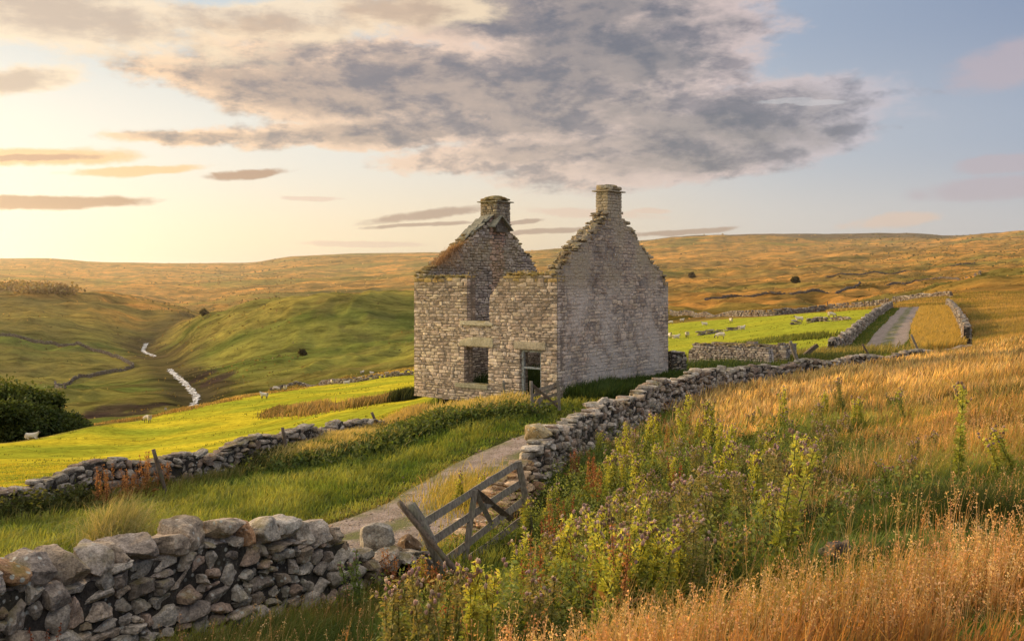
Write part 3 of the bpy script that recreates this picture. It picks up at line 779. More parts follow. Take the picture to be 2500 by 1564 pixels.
a0, _ = sz(K, U, 1164, 759); a1, _ = sz(K, U, 1085, 759)
slab('window_sill', K, U, -Vd, a0, a1, zu_sill - .17, zu_sill + .01, .05, .5, MH, house, (.47, .42, .30))
a0, _ = sz(K, U, 1152, 909); a1, _ = sz(K, U, 1074, 909)
slab('window_sill', K, U, -Vd, a0, a1, lz0 - .17, lz0 + .01, .05, .5, MH, house, (.38, .35, .24))
# timber door frame
mt = bpy.data.materials.new('weathered paint'); mt.use_nodes = True; mt.node_tree.nodes.clear(); T = NT(mt.node_tree)
P = T.node('ShaderNodeNewGeometry').outputs['Position']; n1 = T.noise(P, 9, 4, .7)
pbr(T, T.mix(T.rng(n1, .45, .6), (.42, .45, .45), (.22, .20, .16)), .8, n1, .4, .01)
def wbox(name, s0, s1, z0, z1, i0, i1, mat, parent, o=K, d=U, out=-Vd):
    bm = bmesh.new(); r = bmesh.ops.create_cube(bm, size=1)
    cx = (s0 + s1) / 2; inn = (i0 + i1) / 2
    M = Matrix.Translation((o[0] + d[0] * cx - out[0] * inn, o[1] + d[1] * cx - out[1] * inn, (z0 + z1) / 2)) @ Matrix.Rotation(math.atan2(d[1], d[0]), 4, 'Z') @ Matrix.Diagonal((abs(s1 - s0), abs(i1 - i0), z1 - z0, 1))
    bmesh.ops.transform(bm, matrix=M, verts=bm.verts); bmesh.ops.bevel(bm, geom=bm.edges[:], offset=.006, segments=1)
    return bm_obj(name, bm, mat, parent)
dfr = wbox('door_frame', dw1 - .10, dw1 - .01, HB, dz1 - .02, .10, .22, mt, house)
wbox('frame_jamb', dw0 + .01, dw0 + .09, HB, dz1 - .02, .12, .22, mt, dfr)
wbox('frame_head', dw0 + .09, dw1 - .10, dz1 - .12, dz1 - .025, .11, .21, mt, dfr)
ztr = sz(K, U, 1250, 869)[1]
wbox('transom_bar', dw0 + .09, dw1 - .10, ztr - .03, ztr + .04, .12, .20, mt, dfr)

# right gable (outer face towards the camera)
GP = [sz(K, Vd, px, row) for px, row in [(1316, 650), (1322, 640), (1335, 620), (1364, 582), (1395, 551), (1420, 525), (1434, 500), (1468, 500), (1472, 516), (1492, 541), (1511, 572), (1531, 604), (1555, 637), (1575, 664), (1579, 672)]]
def prof(pts):
    xs = np.array([p[0] for p in pts]); zs = np.array([p[1] for p in pts]); o = np.argsort(xs)
    return lambda s: float(np.interp(s, xs[o], zs[o]))
gtop = prof(GP)
def colf_gable(s, z, c, lay):
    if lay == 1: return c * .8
    e = gtop(s) - z
    c = c * np.array([1.05, .94, .82])
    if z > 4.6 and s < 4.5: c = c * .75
    if e < .3: c = c * np.array([.85, .78, .55])
    return c * rng.uniform(.85, 1.15)
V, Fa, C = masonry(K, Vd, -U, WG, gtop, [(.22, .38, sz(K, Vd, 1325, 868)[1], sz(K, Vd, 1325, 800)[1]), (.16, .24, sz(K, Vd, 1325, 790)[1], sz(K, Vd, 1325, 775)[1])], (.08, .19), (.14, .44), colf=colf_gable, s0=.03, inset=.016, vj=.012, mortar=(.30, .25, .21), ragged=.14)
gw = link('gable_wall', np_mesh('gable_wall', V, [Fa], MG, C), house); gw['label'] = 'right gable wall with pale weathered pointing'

# left gable, seen from inside
KL = K + U * WF
iL = K + U * (WF - TK)
LP = [sz(iL, Vd, px, row) for px, row in [(1150, 505), (1203, 505), (1203, 528), (1209, 554), (1227, 572), (1238, 595), (1257.5, 610), (1268, 636)]]
LPo = [sz(KL, Vd, px, row) for px, row in [(978, 655), (986, 643), (1024, 616), (1050, 594), (1081, 566), (1109, 541), (1134, 520)]]
ltop = prof(LPo + [p for p in LP if p[0] > LPo[-1][0] + .1])
def colf_left(s, z, c, lay):
    c = c * np.array([.92, .90, .88]) * rng.uniform(.8, 1.2)
    if lay == 1:
        tt = s
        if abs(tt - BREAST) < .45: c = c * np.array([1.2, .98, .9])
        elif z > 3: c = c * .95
    return c
BREAST = solve(iL, Vd, 1174)
WG2 = solve(iL, Vd, 1270)
V, Fa, C = masonry(KL, Vd, U, min(WG, WG2), ltop, [], (.085, .15), (.16, .38), colf=colf_left, s0=.05, inset=.03, vj=.01, ragged=.08)
lg = link('gable_wall', np_mesh('gable_wall', V, [Fa], MH, C), house); lg['label'] = 'left gable wall seen from inside with reddish flue band'
# back wall
KB = K + Vd * (WG - TK)
zB = 4.75
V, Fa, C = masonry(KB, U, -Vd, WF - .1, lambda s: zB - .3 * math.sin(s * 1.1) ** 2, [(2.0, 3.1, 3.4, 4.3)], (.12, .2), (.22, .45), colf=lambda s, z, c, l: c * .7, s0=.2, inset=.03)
bw = link('back_wall', np_mesh('back_wall', V, [Fa], MH, C), house)

# chimneys
def chimney(ctr, du, dv, z0, z1, ax_u, ax_v, label, mat, cap=(.10, .16)):
    """du,dv full sizes along ax_u, ax_v; ctr xy"""
    ctr = np.array(ctr); au = math.atan2(ax_u[1], ax_u[0])
    parts = []; z = z0
    while z < z1 - .03:
        h = min(rng.uniform(.10, .15), z1 - z)
        for (ax, L, other, D) in ((ax_u, du, ax_v, dv), (ax_v, dv, ax_u, du)):
            for sg in (-1, 1):
                x = -L / 2
                while x < L / 2 - 1e-6:
                    w = rng.uniform(.16, .36)
                    if L / 2 - x - w < .14: w = L / 2 - x
                    p = ctr + ax * (x + w / 2) + other * sg * (D / 2 - .08)
                    a = math.atan2(ax[1], ax[0])
                    parts.append((p[0], p[1], z + h / 2, w - .01, .18, h - .008, a, *(pal_house[rng.integers(0, 6)] * rng.uniform(.7, 1.1) * np.array([.95, .92, .8])))); x += w
        z += h
    A = np.array(parts)
    S = stones(A[:, :3], A[:, 3:6] * np.array([1.03, 1, 1.06]), rotz(A[:, 6]), A[:, 7:], 2, 8., 3, (.9, 1.2), .025)
    B = box_arrays(np.array([[ctr[0], ctr[1], (z0 + z1) / 2 - .2]]), np.array([[du - .06, dv - .06, z1 - z0 + .4]]), rotz(np.array([au])), np.array([(.2, .17, .13)]))
    V, Fa, C = join([S, B])
    ch = link('chimney', np_mesh('chimney', V, [Fa], mat, C), house); ch['label'] = label
    Sl = box_arrays(np.array([[ctr[0], ctr[1], z1 + .025]]), np.array([[du + .22, dv + .22, .045]]), rotz(np.array([au])), np.array([(.3, .27, .2)]))
    n = 10; th = np.linspace(0, 2 * np.pi, n, endpoint=False)
    cp = [(ctr + ax_u * (du / 2 - .1) * np.clip(1.3 * math.cos(t), -1, 1) + ax_v * (dv / 2 - .1) * np.clip(1.3 * math.sin(t), -1, 1)) for t in th]
    Cc = stones(np.array([[p[0], p[1], z1 + .12 + .03 * (i % 3)] for i, p in enumerate(cp)]), np.array([[rng.uniform(.28, .4), rng.uniform(.28, .36), rng.uniform(*cap) + .05] for _ in cp]), rotz(np.full(n, au)), stone_cols(n, 1.1) * np.array([1, .9, .6]), 3, 5, 5, (.8, 1.1), .05)
    Cm = stones(np.array([[ctr[0], ctr[1], z1 + .20]]), np.array([[du * .75, dv * .75, .24]]), rotz(np.array([au])), np.array([(.3, .26, .15)]), 3, 4, 5, (.8, 1.1), .05)
    V, Fa, C = join([Sl, Cc, Cm])
    link('chimney_cap', np_mesh('chimney_cap', V, [Fa], mat, C), ch)
    return ch
t0 = solve(K, Vd, 1434.5); t1 = solve(K, Vd, 1468)
du = TK + .02
cR = K + Vd * (t0 + t1) / 2 + U * (du / 2)
zc0 = sz(K, Vd, 1450, 530)[1]; zc1 = sz(K, Vd, 1450, 453)[1]
chimney(cR, du, t1 - t0, zc0, zc1, U, Vd, 'taller slimmer chimney on the right gable', MG)
tl = solve(iL, Vd, 1170)
uu = .95; vv = .85
cLp = K + U * (WF - uu / 2 + .25) + Vd * tl
zc0 = EYE - (522 - HY) / F * cLp[1]; zc1 = EYE - (478 - HY) / F * cLp[1]
# centre the stack on the measured column
cpx = 1169.5; tt = solve(K + U * (WF - .30), Vd, cpx); cLp = K + U * (WF - .30) + Vd * tt
chimney(cLp, uu, 1.0, zc0 - .1, zc1, U, Vd, 'broad square chimney on the left gable', MH, (.06, .12))
# stones stepping along the broken gable edges
def edge_stones(o, d, outn, topfun, s0, s1, n, thick, seed_cols, lean=0.0, flat=(.06, .13), size=(.15, .32), name='verge_stones', over=.12, parent=None, mat=None, lift=.0):
    s = np.sort(rng.uniform(s0, s1, n)); inn = rng.uniform(.04, thick + over - .08, n)
    z = np.array([topfun(a) for a in s]) + rng.uniform(-.04, .07, n) + lift
    ang = math.atan2(d[1], d[0])
    ctr = np.stack([o[0] + d[0] * s - outn[0] * inn, o[1] + d[1] * s - outn[1] * inn, z], 1)
    dm = np.stack([rng.uniform(*size, n), rng.uniform(*size, n), rng.uniform(*flat, n)], 1)
    V, Fa, C = stones(ctr, dm, rotz(ang + rng.normal(size=n) * .5), seed_cols, 3, 5, 5, (.75, 1.05), .06)
    return link(name, np_mesh(name, V, [Fa], mat or MG, C), parent or gw)
edge_stones(K, Vd, -U, gtop, .05, t0, 150, TK, stone_cols(150, 1.0) * np.array([1.0, .88, .62]))
edge_stones(K, Vd, -U, gtop, t1 + .02, WG, 120, TK, stone_cols(120, .9) * np.array([1.0, .86, .6]), over=.0)
edge_stones(KL, Vd, U, ltop, LP[2][0], min(WG, WG2), 90, TK, stone_cols(90, .95) * np.array([1.0, .9, .68]), parent=lg, mat=MH, over=.02)
edge_stones(KL, Vd, U, ltop, .1, LPo[-1][0], 150, TK, stone_cols(150, .95) * np.array([1.0, .88, .62]), parent=lg, mat=MH, over=.02)
edge_stones(K, U, -Vd, front_top, .3, tA, 60, TK, stone_cols(60, 1.1) * np.array([1.1, .95, .5]), parent=fw, mat=MH, over=.0, flat=(.05, .09))
edge_stones(K, U, -Vd, front_top, tB + .05, WF - .05, 45, TK, stone_cols(45, 1.0) * np.array([1.0, .95, .6]), parent=fw, mat=MH, over=.0, flat=(.05, .08))
# projecting slates under the right chimney and slates left on the left gable
def slate(ctr, dims, rot, parent, name='slate'):
    bm = bmesh.new(); bmesh.ops.create_cube(bm, size=1)
    bmesh.ops.scale(bm, vec=dims, verts=bm.verts)
    bmesh.ops.bevel(bm, geom=bm.edges[:], offset=.006, segments=1)
    o = bm_obj(name, bm, MSL, parent); o.location = ctr; o.rotation_euler = rot
    return o
azU = math.atan2(U[1], U[0]); azV = math.atan2(Vd[1], Vd[0])
for i, (px, row, w) in enumerate([(1414, 516, .55), (1413, 521, .5), (1418, 527, .6)]):
    t, z = sz(K + U * TK, Vd, px + 14, row); p = K + U * (TK + .05) + Vd * t
    slate((p[0], p[1], z), (.62, .7 - .1 * i, .05), (.05 * (i - 1), .08 * i, azU), gw)
sl_ang = math.atan2(LPo[-1][1] - LPo[1][1], LPo[-1][0] - LPo[1][0])
for i, s in enumerate(np.linspace(LPo[4][0] + .25, LPo[-1][0] - .05, 6)):
    z = ltop(s) + .10 + .02 * (i % 2); p = K + U * (WF - .22 - .08 * (i % 3)) + Vd * s
    o = slate((p[0], p[1], z), (.72, .50, .04), (sl_ang * .75 + random.uniform(-.06, .06), random.uniform(-.15, .1), azU - math.pi / 1 + random.uniform(-.1, .1)) if False else (0, 0, 0), lg)
    ex = Vector((Vd[0] * math.cos(sl_ang), Vd[1] * math.cos(sl_ang), math.sin(sl_ang)))
    ey = Vector((U[0], U[1], 0)); ez = ex.cross(ey).normalized()
    if ez.z < 0: ez = -ez
    ey = ez.cross(ex)
    M = Matrix((ex, ey, ez)).transposed().to_4x4()
    M = Matrix.Translation(o.location) @ M @ Matrix.Rotation(random.uniform(-.2, .2), 4, 'Z') @ Matrix.Rotation(random.uniform(-.25, .0), 4, 'Y')
    o.matrix_world = M
# inverted V of slates on the face of the left chimney
for sg, (px0, r0, px1, r1) in enumerate([(1178, 509, 1204, 545), (1178, 509, 1160, 536)]):
    oo = iL - U * .32 * 0 - U * .20
    a, za = sz(oo, Vd, px0, r0); b, zb_ = sz(oo, Vd, px1, r1)
    p0 = Vector((*(oo + Vd * a), za)); p1 = Vector((*(oo + Vd * b), zb_))
    dx = (p1 - p0); L = dx.length; dx.normalize(); uy = Vector((U[0], U[1], 0)); uz = dx.cross(uy).normalized(); uy = uz.cross(dx)
    o = slate((0, 0, 0), (L, .40, .05), (0, 0, 0), house, 'roof_flashing'); o.matrix_world = Matrix.Translation((p0 + p1) / 2) @ Matrix((dx, uy, uz)).transposed().to_4x4()
# low masonry stub at the far right corner of the house
p = K + Vd * (WG + .05) 
q0 = (p[0] + .05, p[1] + .1); q1 = (p[0] + .75, p[1] + .45)
make_wall('wall_stub', [tuple(q0), tuple(q1)], lambda s: 1.5 - .25 * s, .55, (.2, .45), (.1, .2), 3, MS, 'short broken wall stub leaning on the right rear corner of the house', both=True)
# low ruined outbuilding
def ruin(name, pxa, pxb, Ya, Yb, toprow_a, toprow_b, label, cat, thick=.5, rag=.08, mat=MH, gain=.72, side=-1, parent=None, bev=0):
    A = np.array(P2(pxa, Ya)); B = np.array(P2(pxb, Yb)); d = B - A; L = np.hypot(*d); d /= L; out = np.array([d[1], -d[0]])
    za = EYE - (toprow_a - HY) / F * Ya; zb = EYE - (toprow_b - HY) / F * Yb
    base = float(min(ground(*A), ground(*B))) - .2
    tf = lambda s: za + (zb - za) * s / L + .05 * math.sin(s * 3.1) - (bev * max(0, .35 - s) if bev else 0) - (bev * max(0, s - L + .35) if bev else 0)
    V, Fa, C = masonry(A, d, out, L, tf, [], (.08, .14), (.14, .34), hb=base, thick=thick, colf=lambda s, z, c, l: c * gain, inset=.02, ragged=rag, mortar=(.15, .12, .10))
    o = link(name, np_mesh(name, V, [Fa], mat, C), parent)
    return o, A, d, out, L
ob = empty('ruined_outbuilding', (0, 0, 0)); tag(ob, 'long low ruined outbuilding wall standing in grass right of the farmhouse', 'ruin')
o, A, d, out, L = ruin('front_wall', 1624, 1816, 50, 47, 812, 818, '', '', parent=ob, bev=1.0, gain=.80)
edge_stones(A, d, out, lambda s: EYE - (812 - HY) / F * 50 + .0 * s + (EYE - (818 - HY) / F * 47 - EYE + (812 - HY) / F * 50) * s / L, .2, L - .2, 50, .5, stone_cols(50, .8) * np.array([1, .85, .65]), parent=o, mat=MH)
A2 = A - out * 1.9; B2 = A2 + d * L
o2, *_ = ruin('back_wall', (A2[0] / A2[1]) * F + CX, (B2[0] / B2[1]) * F + CX, A2[1], B2[1], 808, 812, '', '', parent=ob, gain=.6, bev=1.0)
o, *_ = ruin('broken_pier', 1834, 1873, 52, 51.5, 808, 811, '', '', thick=.6, gain=.95); tag(o, 'square broken masonry pier between the outbuilding and leaning post', 'pier')
# ------------------------------------------------------------------ light
SAZ = R(-58); SEL = R(13)
sd = Vector((math.sin(SAZ) * math.cos(SEL), math.cos(SAZ) * math.cos(SEL), math.sin(SEL)))
sl = bpy.data.lights.new('sun', 'SUN'); sl.energy = 5; sl.angle = R(.6); sl.color = (1, .70, .38)
so = bpy.data.objects.new('sun', sl); col.objects.link(so); so.rotation_euler = (-sd).to_track_quat('-Z', 'Y').to_euler(); so.location = (-30, 20, 30)

w = bpy.data.worlds.new('World'); scene.world = w; w.use_nodes = True
w.node_tree.nodes.clear(); T = NT(w.node_tree)
tc = T.node('ShaderNodeTexCoord').outputs['Generated']
sep = T.node('ShaderNodeSeparateXYZ'); T.link(tc, sep.inputs[0])
X, Y, Z = sep.outputs
az = T.math('ARCTAN2', X, Y)
hyp = T.math('SQRT', T.math('ADD', T.math('MULTIPLY', X, X), T.math('MULTIPLY', Y, Y)))
el = T.math('DIVIDE', Z, T.math('MAXIMUM', hyp, .001))
def azel(px, row):
    u = (px - CX) / F; a = math.atan(u); return a, (HY - row) / F * math.cos(a)
# clear sky colours: low row and high row over azimuth
def azramp(stops):
    return T.ramp(T.rng(az, -1.2, 1.2), [((math.atan((px - CX) / F) + 1.2) / 2.4 if abs(px) < 9000 else px / 1e5, srgb(*c)) for px, c in stops])
low = azramp([(-1400, (255, 238, 200)), (0, (255, 244, 214)), (600, (250, 228, 192)), (1208, (238, 213, 178)), (1800, (214, 203, 192)), (2417, (196, 190, 188)), (4000, (170, 175, 190))])
mid_ = azramp([(-1400, (255, 238, 205)), (0, (244, 234, 214)), (700, (228, 221, 208)), (1300, (216, 210, 202)), (1900, (178, 182, 190)), (2417, (160, 168, 184)), (4000, (140, 160, 195))])
hig = azramp([(-1400, (225, 220, 205)), (0, (206, 208, 204)), (700, (194, 202, 206)), (1300, (172, 186, 200)), (1900, (150, 162, 182)), (2417, (134, 147, 172)), (4000, (120, 145, 190))])
t1_ = T.rng(el, .03, .14, smooth=True); t2_ = T.rng(el, .13, .27, smooth=True)
sky = T.mix(t2_, T.mix(t1_, low, mid_), hig)
sky = T.mix(T.rng(el, .35, 1.2, smooth=True), sky, (1.15, 1.08, 1.02))
# clouds
comb = T.node('ShaderNodeCombineXYZ'); T.link(az, comb.inputs[0]); T.link(el, comb.inputs[1])
AE = comb.outputs[0]
wn = T.noise(T.scalev(AE, (9, 16, 1)), 1, 9, .68, 0, out=1)
vm = T.node('ShaderNodeVectorMath', operation='MULTIPLY_ADD'); T.link(wn, vm.inputs[0]); vm.inputs[1].default_value = (.07, .035, 0)
sub = T.node('ShaderNodeVectorMath', operation='SUBTRACT'); T.link(AE, sub.inputs[0]); sub.inputs[1].default_value = (.035, .0175, 0); T.link(sub.outputs[0], vm.inputs[2])
AW = vm.outputs[0]
def blob(vec, px, row, rx, ry, tilt=0.0):
    a, e = azel(px, row)
    s = T.node('ShaderNodeVectorMath', operation='SUBTRACT'); T.link(vec, s.inputs[0]); s.inputs[1].default_value = (a, e, 0)
    r = T.node('ShaderNodeVectorRotate', rotation_type='Z_AXIS'); T.link(s.outputs[0], r.inputs['Vector']); r.inputs['Angle'].default_value = tilt
    m = T.scalev(r.outputs[0], (F / rx, F / ry, 1))
    l = T.node('ShaderNodeVectorMath', operation='LENGTH'); T.link(m, l.inputs[0])
    return T.math('SUBTRACT', 1.0, l.outputs['Value'])
def union(bs, k=.25):
    r = bs[0]
    for b in bs[1:]: r = T.math('SMOOTH_MAX', r, b, k)
    return r
nz = T.noise(T.scalev(AE, (11, 24, 1)), 1, 12, .66, .1)
nz2 = T.noise(T.scalev(AE, (8, 19, 1)), 1, 12, .66, .1)
nzc = T.math('SUBTRACT', nz, .5)
lit_ = T.noise(T.scalev(AE, (9, 19, 1)), 1, 9, .62, .1)
ofs = T.node('ShaderNodeVectorMath', operation='ADD'); T.link(AE, ofs.inputs[0]); ofs.inputs[1].default_value = (-.02, -.012, 0)
litb = T.noise(T.scalev(ofs.outputs[0], (9, 19, 1)), 1, 9, .62, .1)
relief = T.rng(T.math('SUBTRACT', lit_, litb), -.10, .13)
main = union([blob(AW, 1100, 225, 660, 115, R(6)), blob(AW, 700, 215, 330, 62, R(6)), blob(AW, 1400, 150, 380, 170, R(-14)), blob(AW, 1640, 320, 420, 85, R(-10)), blob(AW, 1050, 305, 560, 34, R(-3)), blob(AW, 1300, 30, 420, 90, 0), blob(AW, 1380, 352, 420, 38, R(-4)), blob(AW, 1750, 350, 300, 60, R(-8)), blob(AW, 520, 318, 200, 14, R(-3))])
mcov = T.rng(T.math('ADD', main, T.math('MULTIPLY', nzc, 1.35)), -.30, .06, smooth=True)
mden = T.rng(T.math('ADD', main, T.math('MULTIPLY', nzc, 1.5)), -.02, .50, smooth=True)
# colour of the main cloud: dark blue grey to the upper right, rosy grey low and left
wmx = T.math('ADD', T.rng(az, -.40, .30), T.math('MULTIPLY', T.rng(el, .05, .25), .35))
dark = T.ramp(T.math('MULTIPLY', wmx, .74), [(0, srgb(176, 146, 122)), (.5, srgb(146, 130, 126)), (.8, srgb(116, 112, 117)), (1, srgb(112, 113, 124))])
edge_c = T.ramp(T.rng(az, -.45, .40), [(0, srgb(246, 205, 158)), (.45, srgb(232, 200, 176)), (.8, srgb(202, 182, 178)), (1, srgb(180, 178, 190))])
dmod = T.math('MULTIPLY', mden, T.rng(T.math('ADD', nz2, T.math('MULTIPLY', T.rng(el, .10, .22), .16)), .40, .62, .35, 1.0))
ccol = T.mix(dmod, edge_c, dark)
ccol = T.mix(T.math('MULTIPLY', relief, T.math('MULTIPLY', T.rng(az, -.5, .45, .62, .30), T.rng(el, .10, .24, 1, .55))), ccol, T.mix(T.rng(az, -.4, .4), srgb(250, 208, 160), srgb(206, 190, 186)))
ccol = T.mix(T.rng(relief, .55, 0, 0, .6), ccol, srgb(96, 96, 108))
out = T.mix(mcov, sky, ccol)
# upper left peach clouds
ul = union([blob(AW, 150, 40, 520, 90, R(4)), blob(AW, 620, 50, 420, 62, R(-3)), blob(AW, 930, 20, 300, 60, 0), blob(AW, 60, 185, 150, 38, R(-12))])
uc = T.rng(T.math('ADD', ul, T.math('MULTIPLY', nzc, 1.6)), .0, .5, smooth=True)
ud = T.rng(T.math('ADD', ul, T.math('MULTIPLY', T.math('SUBTRACT', nz2, .5), 3.0)), .15, .9, smooth=True)
out = T.mix(T.math('MULTIPLY', uc, .85), out, T.mix(ud, srgb(247, 220, 182), srgb(196, 168, 140)))
# thin streaks
AS = T.node('ShaderNodeVectorMath', operation='MULTIPLY_ADD'); T.link(wn, AS.inputs[0]); AS.inputs[1].default_value = (.09, .012, 0)
s2 = T.node('ShaderNodeVectorMath', operation='SUBTRACT'); T.link(AE, s2.inputs[0]); s2.inputs[1].default_value = (.045, .006, 0); T.link(s2.outputs[0], AS.inputs[2]); AS = AS.outputs[0]
def streak(items, colr, amp=1.5, lo=.0, hi=.45, op=1.0):
    global out
    u_ = union([blob(AS, *i) for i in items], .1)
    c_ = T.rng(T.math('ADD', u_, T.math('MULTIPLY', nzc, amp)), lo, hi, smooth=True)
    out = T.mix(T.math('MULTIPLY', c_, op), out, colr)
streak([(0, 372, 330, 24, R(-4)), (320, 402, 200, 14, R(-5))], srgb(240, 196, 140))
streak([(40, 375, 170, 9, R(-6))], srgb(196, 150, 116))
streak([(80, 478, 330, 17, R(-3)), (603, 414, 120, 16, R(-6))], srgb(176, 138, 112))
streak([(1010, 508, 175, 17, R(-7)), (1000, 532, 160, 7, R(-3)), (1290, 546, 150, 8, R(-3)), (1610, 548, 150, 9, R(-4)), (1240, 525, 60, 6, R(-5))], srgb(178, 150, 132))
streak([(1390, 505, 170, 16, R(4)), (1520, 500, 60, 9, 0), (740, 470, 80, 7, 0), (850, 575, 180, 9, 0), (2120, 522, 130, 20, R(-4))], srgb(222, 190, 168), op=.7)
streak([(2330, 445, 170, 32, R(-3)), (2400, 150, 170, 60, R(-10)), (2390, 380, 120, 28, R(-6))], srgb(182, 166, 172), 1.2, op=.75)
streak([(1850, 240, 60, 7, 0), (1930, 243, 50, 6, 0)], srgb(212, 208, 208), 3.5, op=.4)
# general faint mottling, brighter warm glow at the sun side
glow = T.math('MULTIPLY', T.rng(T.math('ADD', T.math('MULTIPLY', T.math('SUBTRACT', az, -.60), T.math('SUBTRACT', az, -.60)), T.math('MULTIPLY', T.math('MULTIPLY', el, el), 8)), .45, 0, 0, 1, ), .55)
out = T.mix(glow, out, (1.25, 1.02, .70), 'MIX') if False else out
nish = T.node('ShaderNodeTexSky'); nish.sky_type = 'NISHITA'; nish.sun_disc = False; nish.sun_elevation = SEL; nish.sun_rotation = SAZ
bg1 = T.node('ShaderNodeBackground'); T.link(nish.outputs[0], bg1.inputs[0]); bg1.inputs[1].default_value = .02
bg2 = T.node('ShaderNodeBackground'); T.link(out, bg2.inputs[0]); bg2.inputs[1].default_value = 1.0
ms = T.node('ShaderNodeAddShader'); T.link(bg1.outputs[0], ms.inputs[0]); T.link(bg2.outputs[0], ms.inputs[1])
wo = T.node('ShaderNodeOutputWorld'); T.link(ms.outputs[0], wo.inputs[0])
# warm evening haze lying in the dale
bm = bmesh.new(); bmesh.ops.create_cube(bm, size=1)
bmesh.ops.transform(bm, matrix=Matrix.Translation((0, 4200, 0)) @ Matrix.Diagonal((9000, 8000, 240, 1)), verts=bm.verts)
mh, nt = new_mat('haze'); TT = NT(nt); vs = TT.node('ShaderNodeVolumeScatter'); vs.inputs['Color'].default_value = (1, .84, .64, 1); vs.inputs['Density'].default_value = .00014; vs.inputs['Anisotropy'].default_value = .7
ou = TT.node('ShaderNodeOutputMaterial'); TT.link(vs.outputs[0], ou.inputs['Volume'])
tag(bm_obj('haze', bm, mh), 'warm evening haze over the far dale', 'haze', kind='stuff')
# ------------------------------------------------------------------ vegetation
MGR = mat_attr('grass blades', .45, (1.25, 1.1, .6), .7, 3, .25, .2)
MLF = mat_attr('herb leaves', .40, (1.3, 1.2, .5), .7, 5, .3, .2)
def Gz(x, y): return ground(x, y)
def blades(name, x, y, h, w, colb, colt, lean=.35, prof=(1, .85, .55, .0), mat=None, wind=(.25, -.1), droop=1.0, z=None, kind='stuff', parent=None, facecam=True):
    """grass: every blade is a bent tapering strip of three sections; all arrays length n"""
    n = len(x); z0 = (Gz(x, y) - .03) if z is None else z
    a = rng.uniform(0, 2 * np.pi, n); L = np.abs(rng.normal(0, lean, n))
    wa_ = (fbm(x / .9, y / .9, 91) - .5) * 5.0; wm = .35 + 1.6 * fbm(x / .6, y / .6, 92)
    w0 = wind[0] * np.cos(wa_) - wind[1] * np.sin(wa_); w1 = wind[0] * np.sin(wa_) + wind[1] * np.cos(wa_)
    dx = np.cos(a) * L + w0 * wm * rng.uniform(.2, 1.2, n); dy = np.sin(a) * L + w1 * wm * rng.uniform(.2, 1.2, n)
    wa = rng.uniform(-.9, .9, n) if facecam else rng.uniform(0, np.pi, n)
    wx = np.cos(wa); wy = np.sin(wa)
    ts = np.array([0, .38, .72, 1.0]); V = np.empty((n, 7, 3)); C = np.empty((n, 7, 3)); k = 0
    for i, t in enumerate(ts):
        bend = t ** 2; drop = droop * .35 * (L + .1) * t ** 3
        cx = x + dx * h * bend; cy = y + dy * h * bend; cz = z0 + h * (t - drop * t)
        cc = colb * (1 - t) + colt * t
        if i < 3:
            for s in (-1, 1):
                V[:, k, 0] = cx + s * wx * w * prof[i] / 2; V[:, k, 1] = cy + s * wy * w * prof[i] / 2; V[:, k, 2] = cz; C[:, k] = cc; k += 1
        else: V[:, k] = np.stack([cx, cy, cz], 1); C[:, k] = cc
    b = (np.arange(n) * 7)[:, None]
    q = np.concatenate([b + np.array([[0, 1, 3, 2]]), b + np.array([[2, 3, 5, 4]])]); t3 = b + np.array([[4, 5, 6]])
    me = np_mesh(name, V.reshape(-1, 3), [q, t3], mat or MGR, C.reshape(-1, 3))
    return link(name, me, parent)
def leaves(name, P, size, colr, mat=None, parent=None, aspect=.45, up=.3, orient=None):
    """leaf faces: folded pointed quads (4 verts)"""
    n = len(P); d = rng.normal(size=(n, 3)) if orient is None else orient + rng.normal(size=(n, 3)) * .45
    d[:, 2] += up; d /= np.linalg.norm(d, axis=1)[:, None]
    s = np.cross(d, rng.normal(size=(n, 3))); s /= np.linalg.norm(s, axis=1)[:, None] + 1e-9
    size = np.broadcast_to(np.asarray(size, float), (n,))[:, None]
    V = np.stack([P, P + d * size * .45 + s * size * aspect / 2, P + d * size - np.array([0, 0, .12]) * size, P + d * size * .45 - s * size * aspect / 2], 1)
    F4 = (np.arange(n) * 4)[:, None] + np.array([[0, 1, 2, 3]])
    return V.reshape(-1, 3), F4, np.repeat(colr, 4, 0)
def sample(n, px0, px1, Y0, Y1, dens=None, pw=0.0):
    px = rng.uniform(px0, px1, n); u = rng.random(n)
    Y = np.exp(math.log(Y0) + (math.log(Y1) - math.log(Y0)) * u)
    x = (px - CX) / F * Y
    if dens is not None:
        k = rng.random(n) < dens(px, Y, x); px, Y, x = px[k], Y[k], x[k]
    return px, Y, x
def mixc(a, b, t): return np.asarray(a)[None] * (1 - t[:, None]) + np.asarray(b)[None] * t[:, None]
def vary(c, s=.25): return c * rng.uniform(1 - s, 1 + s, (len(c), 1)) * (1 + rng.normal(size=c.shape) * .05)
RWx = np.array([p[0] for p in RIGHTWALL]); RWy = np.array([p[1] for p in RIGHTWALL])
LS = LANE_S[::2]
def zone_right(px, Y, x):
    """1 on the rough grass side of the right wall, 0 on the lane side"""
    d, s = poly_dist(x, Y, RIGHTWALL)
    okw = np.where(Y > 17.5, (s < 0) & (d > .15), True)
    gate_line = (x > P2(985, 13.3)[0] + (Y - 13.3) * .22) | (Y < 13.3)
    nw = np.where((px < 860), False, True) | (Y < np.interp(px, [-500, 0, 600, 860], [6.0, 7.2, 9.6, 11.4]))
    dn, _ = poly_dist(x, Y, NEARWALL)
    gz_ = (px > 955) & (px < 1250) & (Y > 10.4) & (Y < 14.2)
    return np.where(gz_, .18, 1.0) * (okw & gate_line & nw & ((dn > .32) | (px > 900))).astype(float)
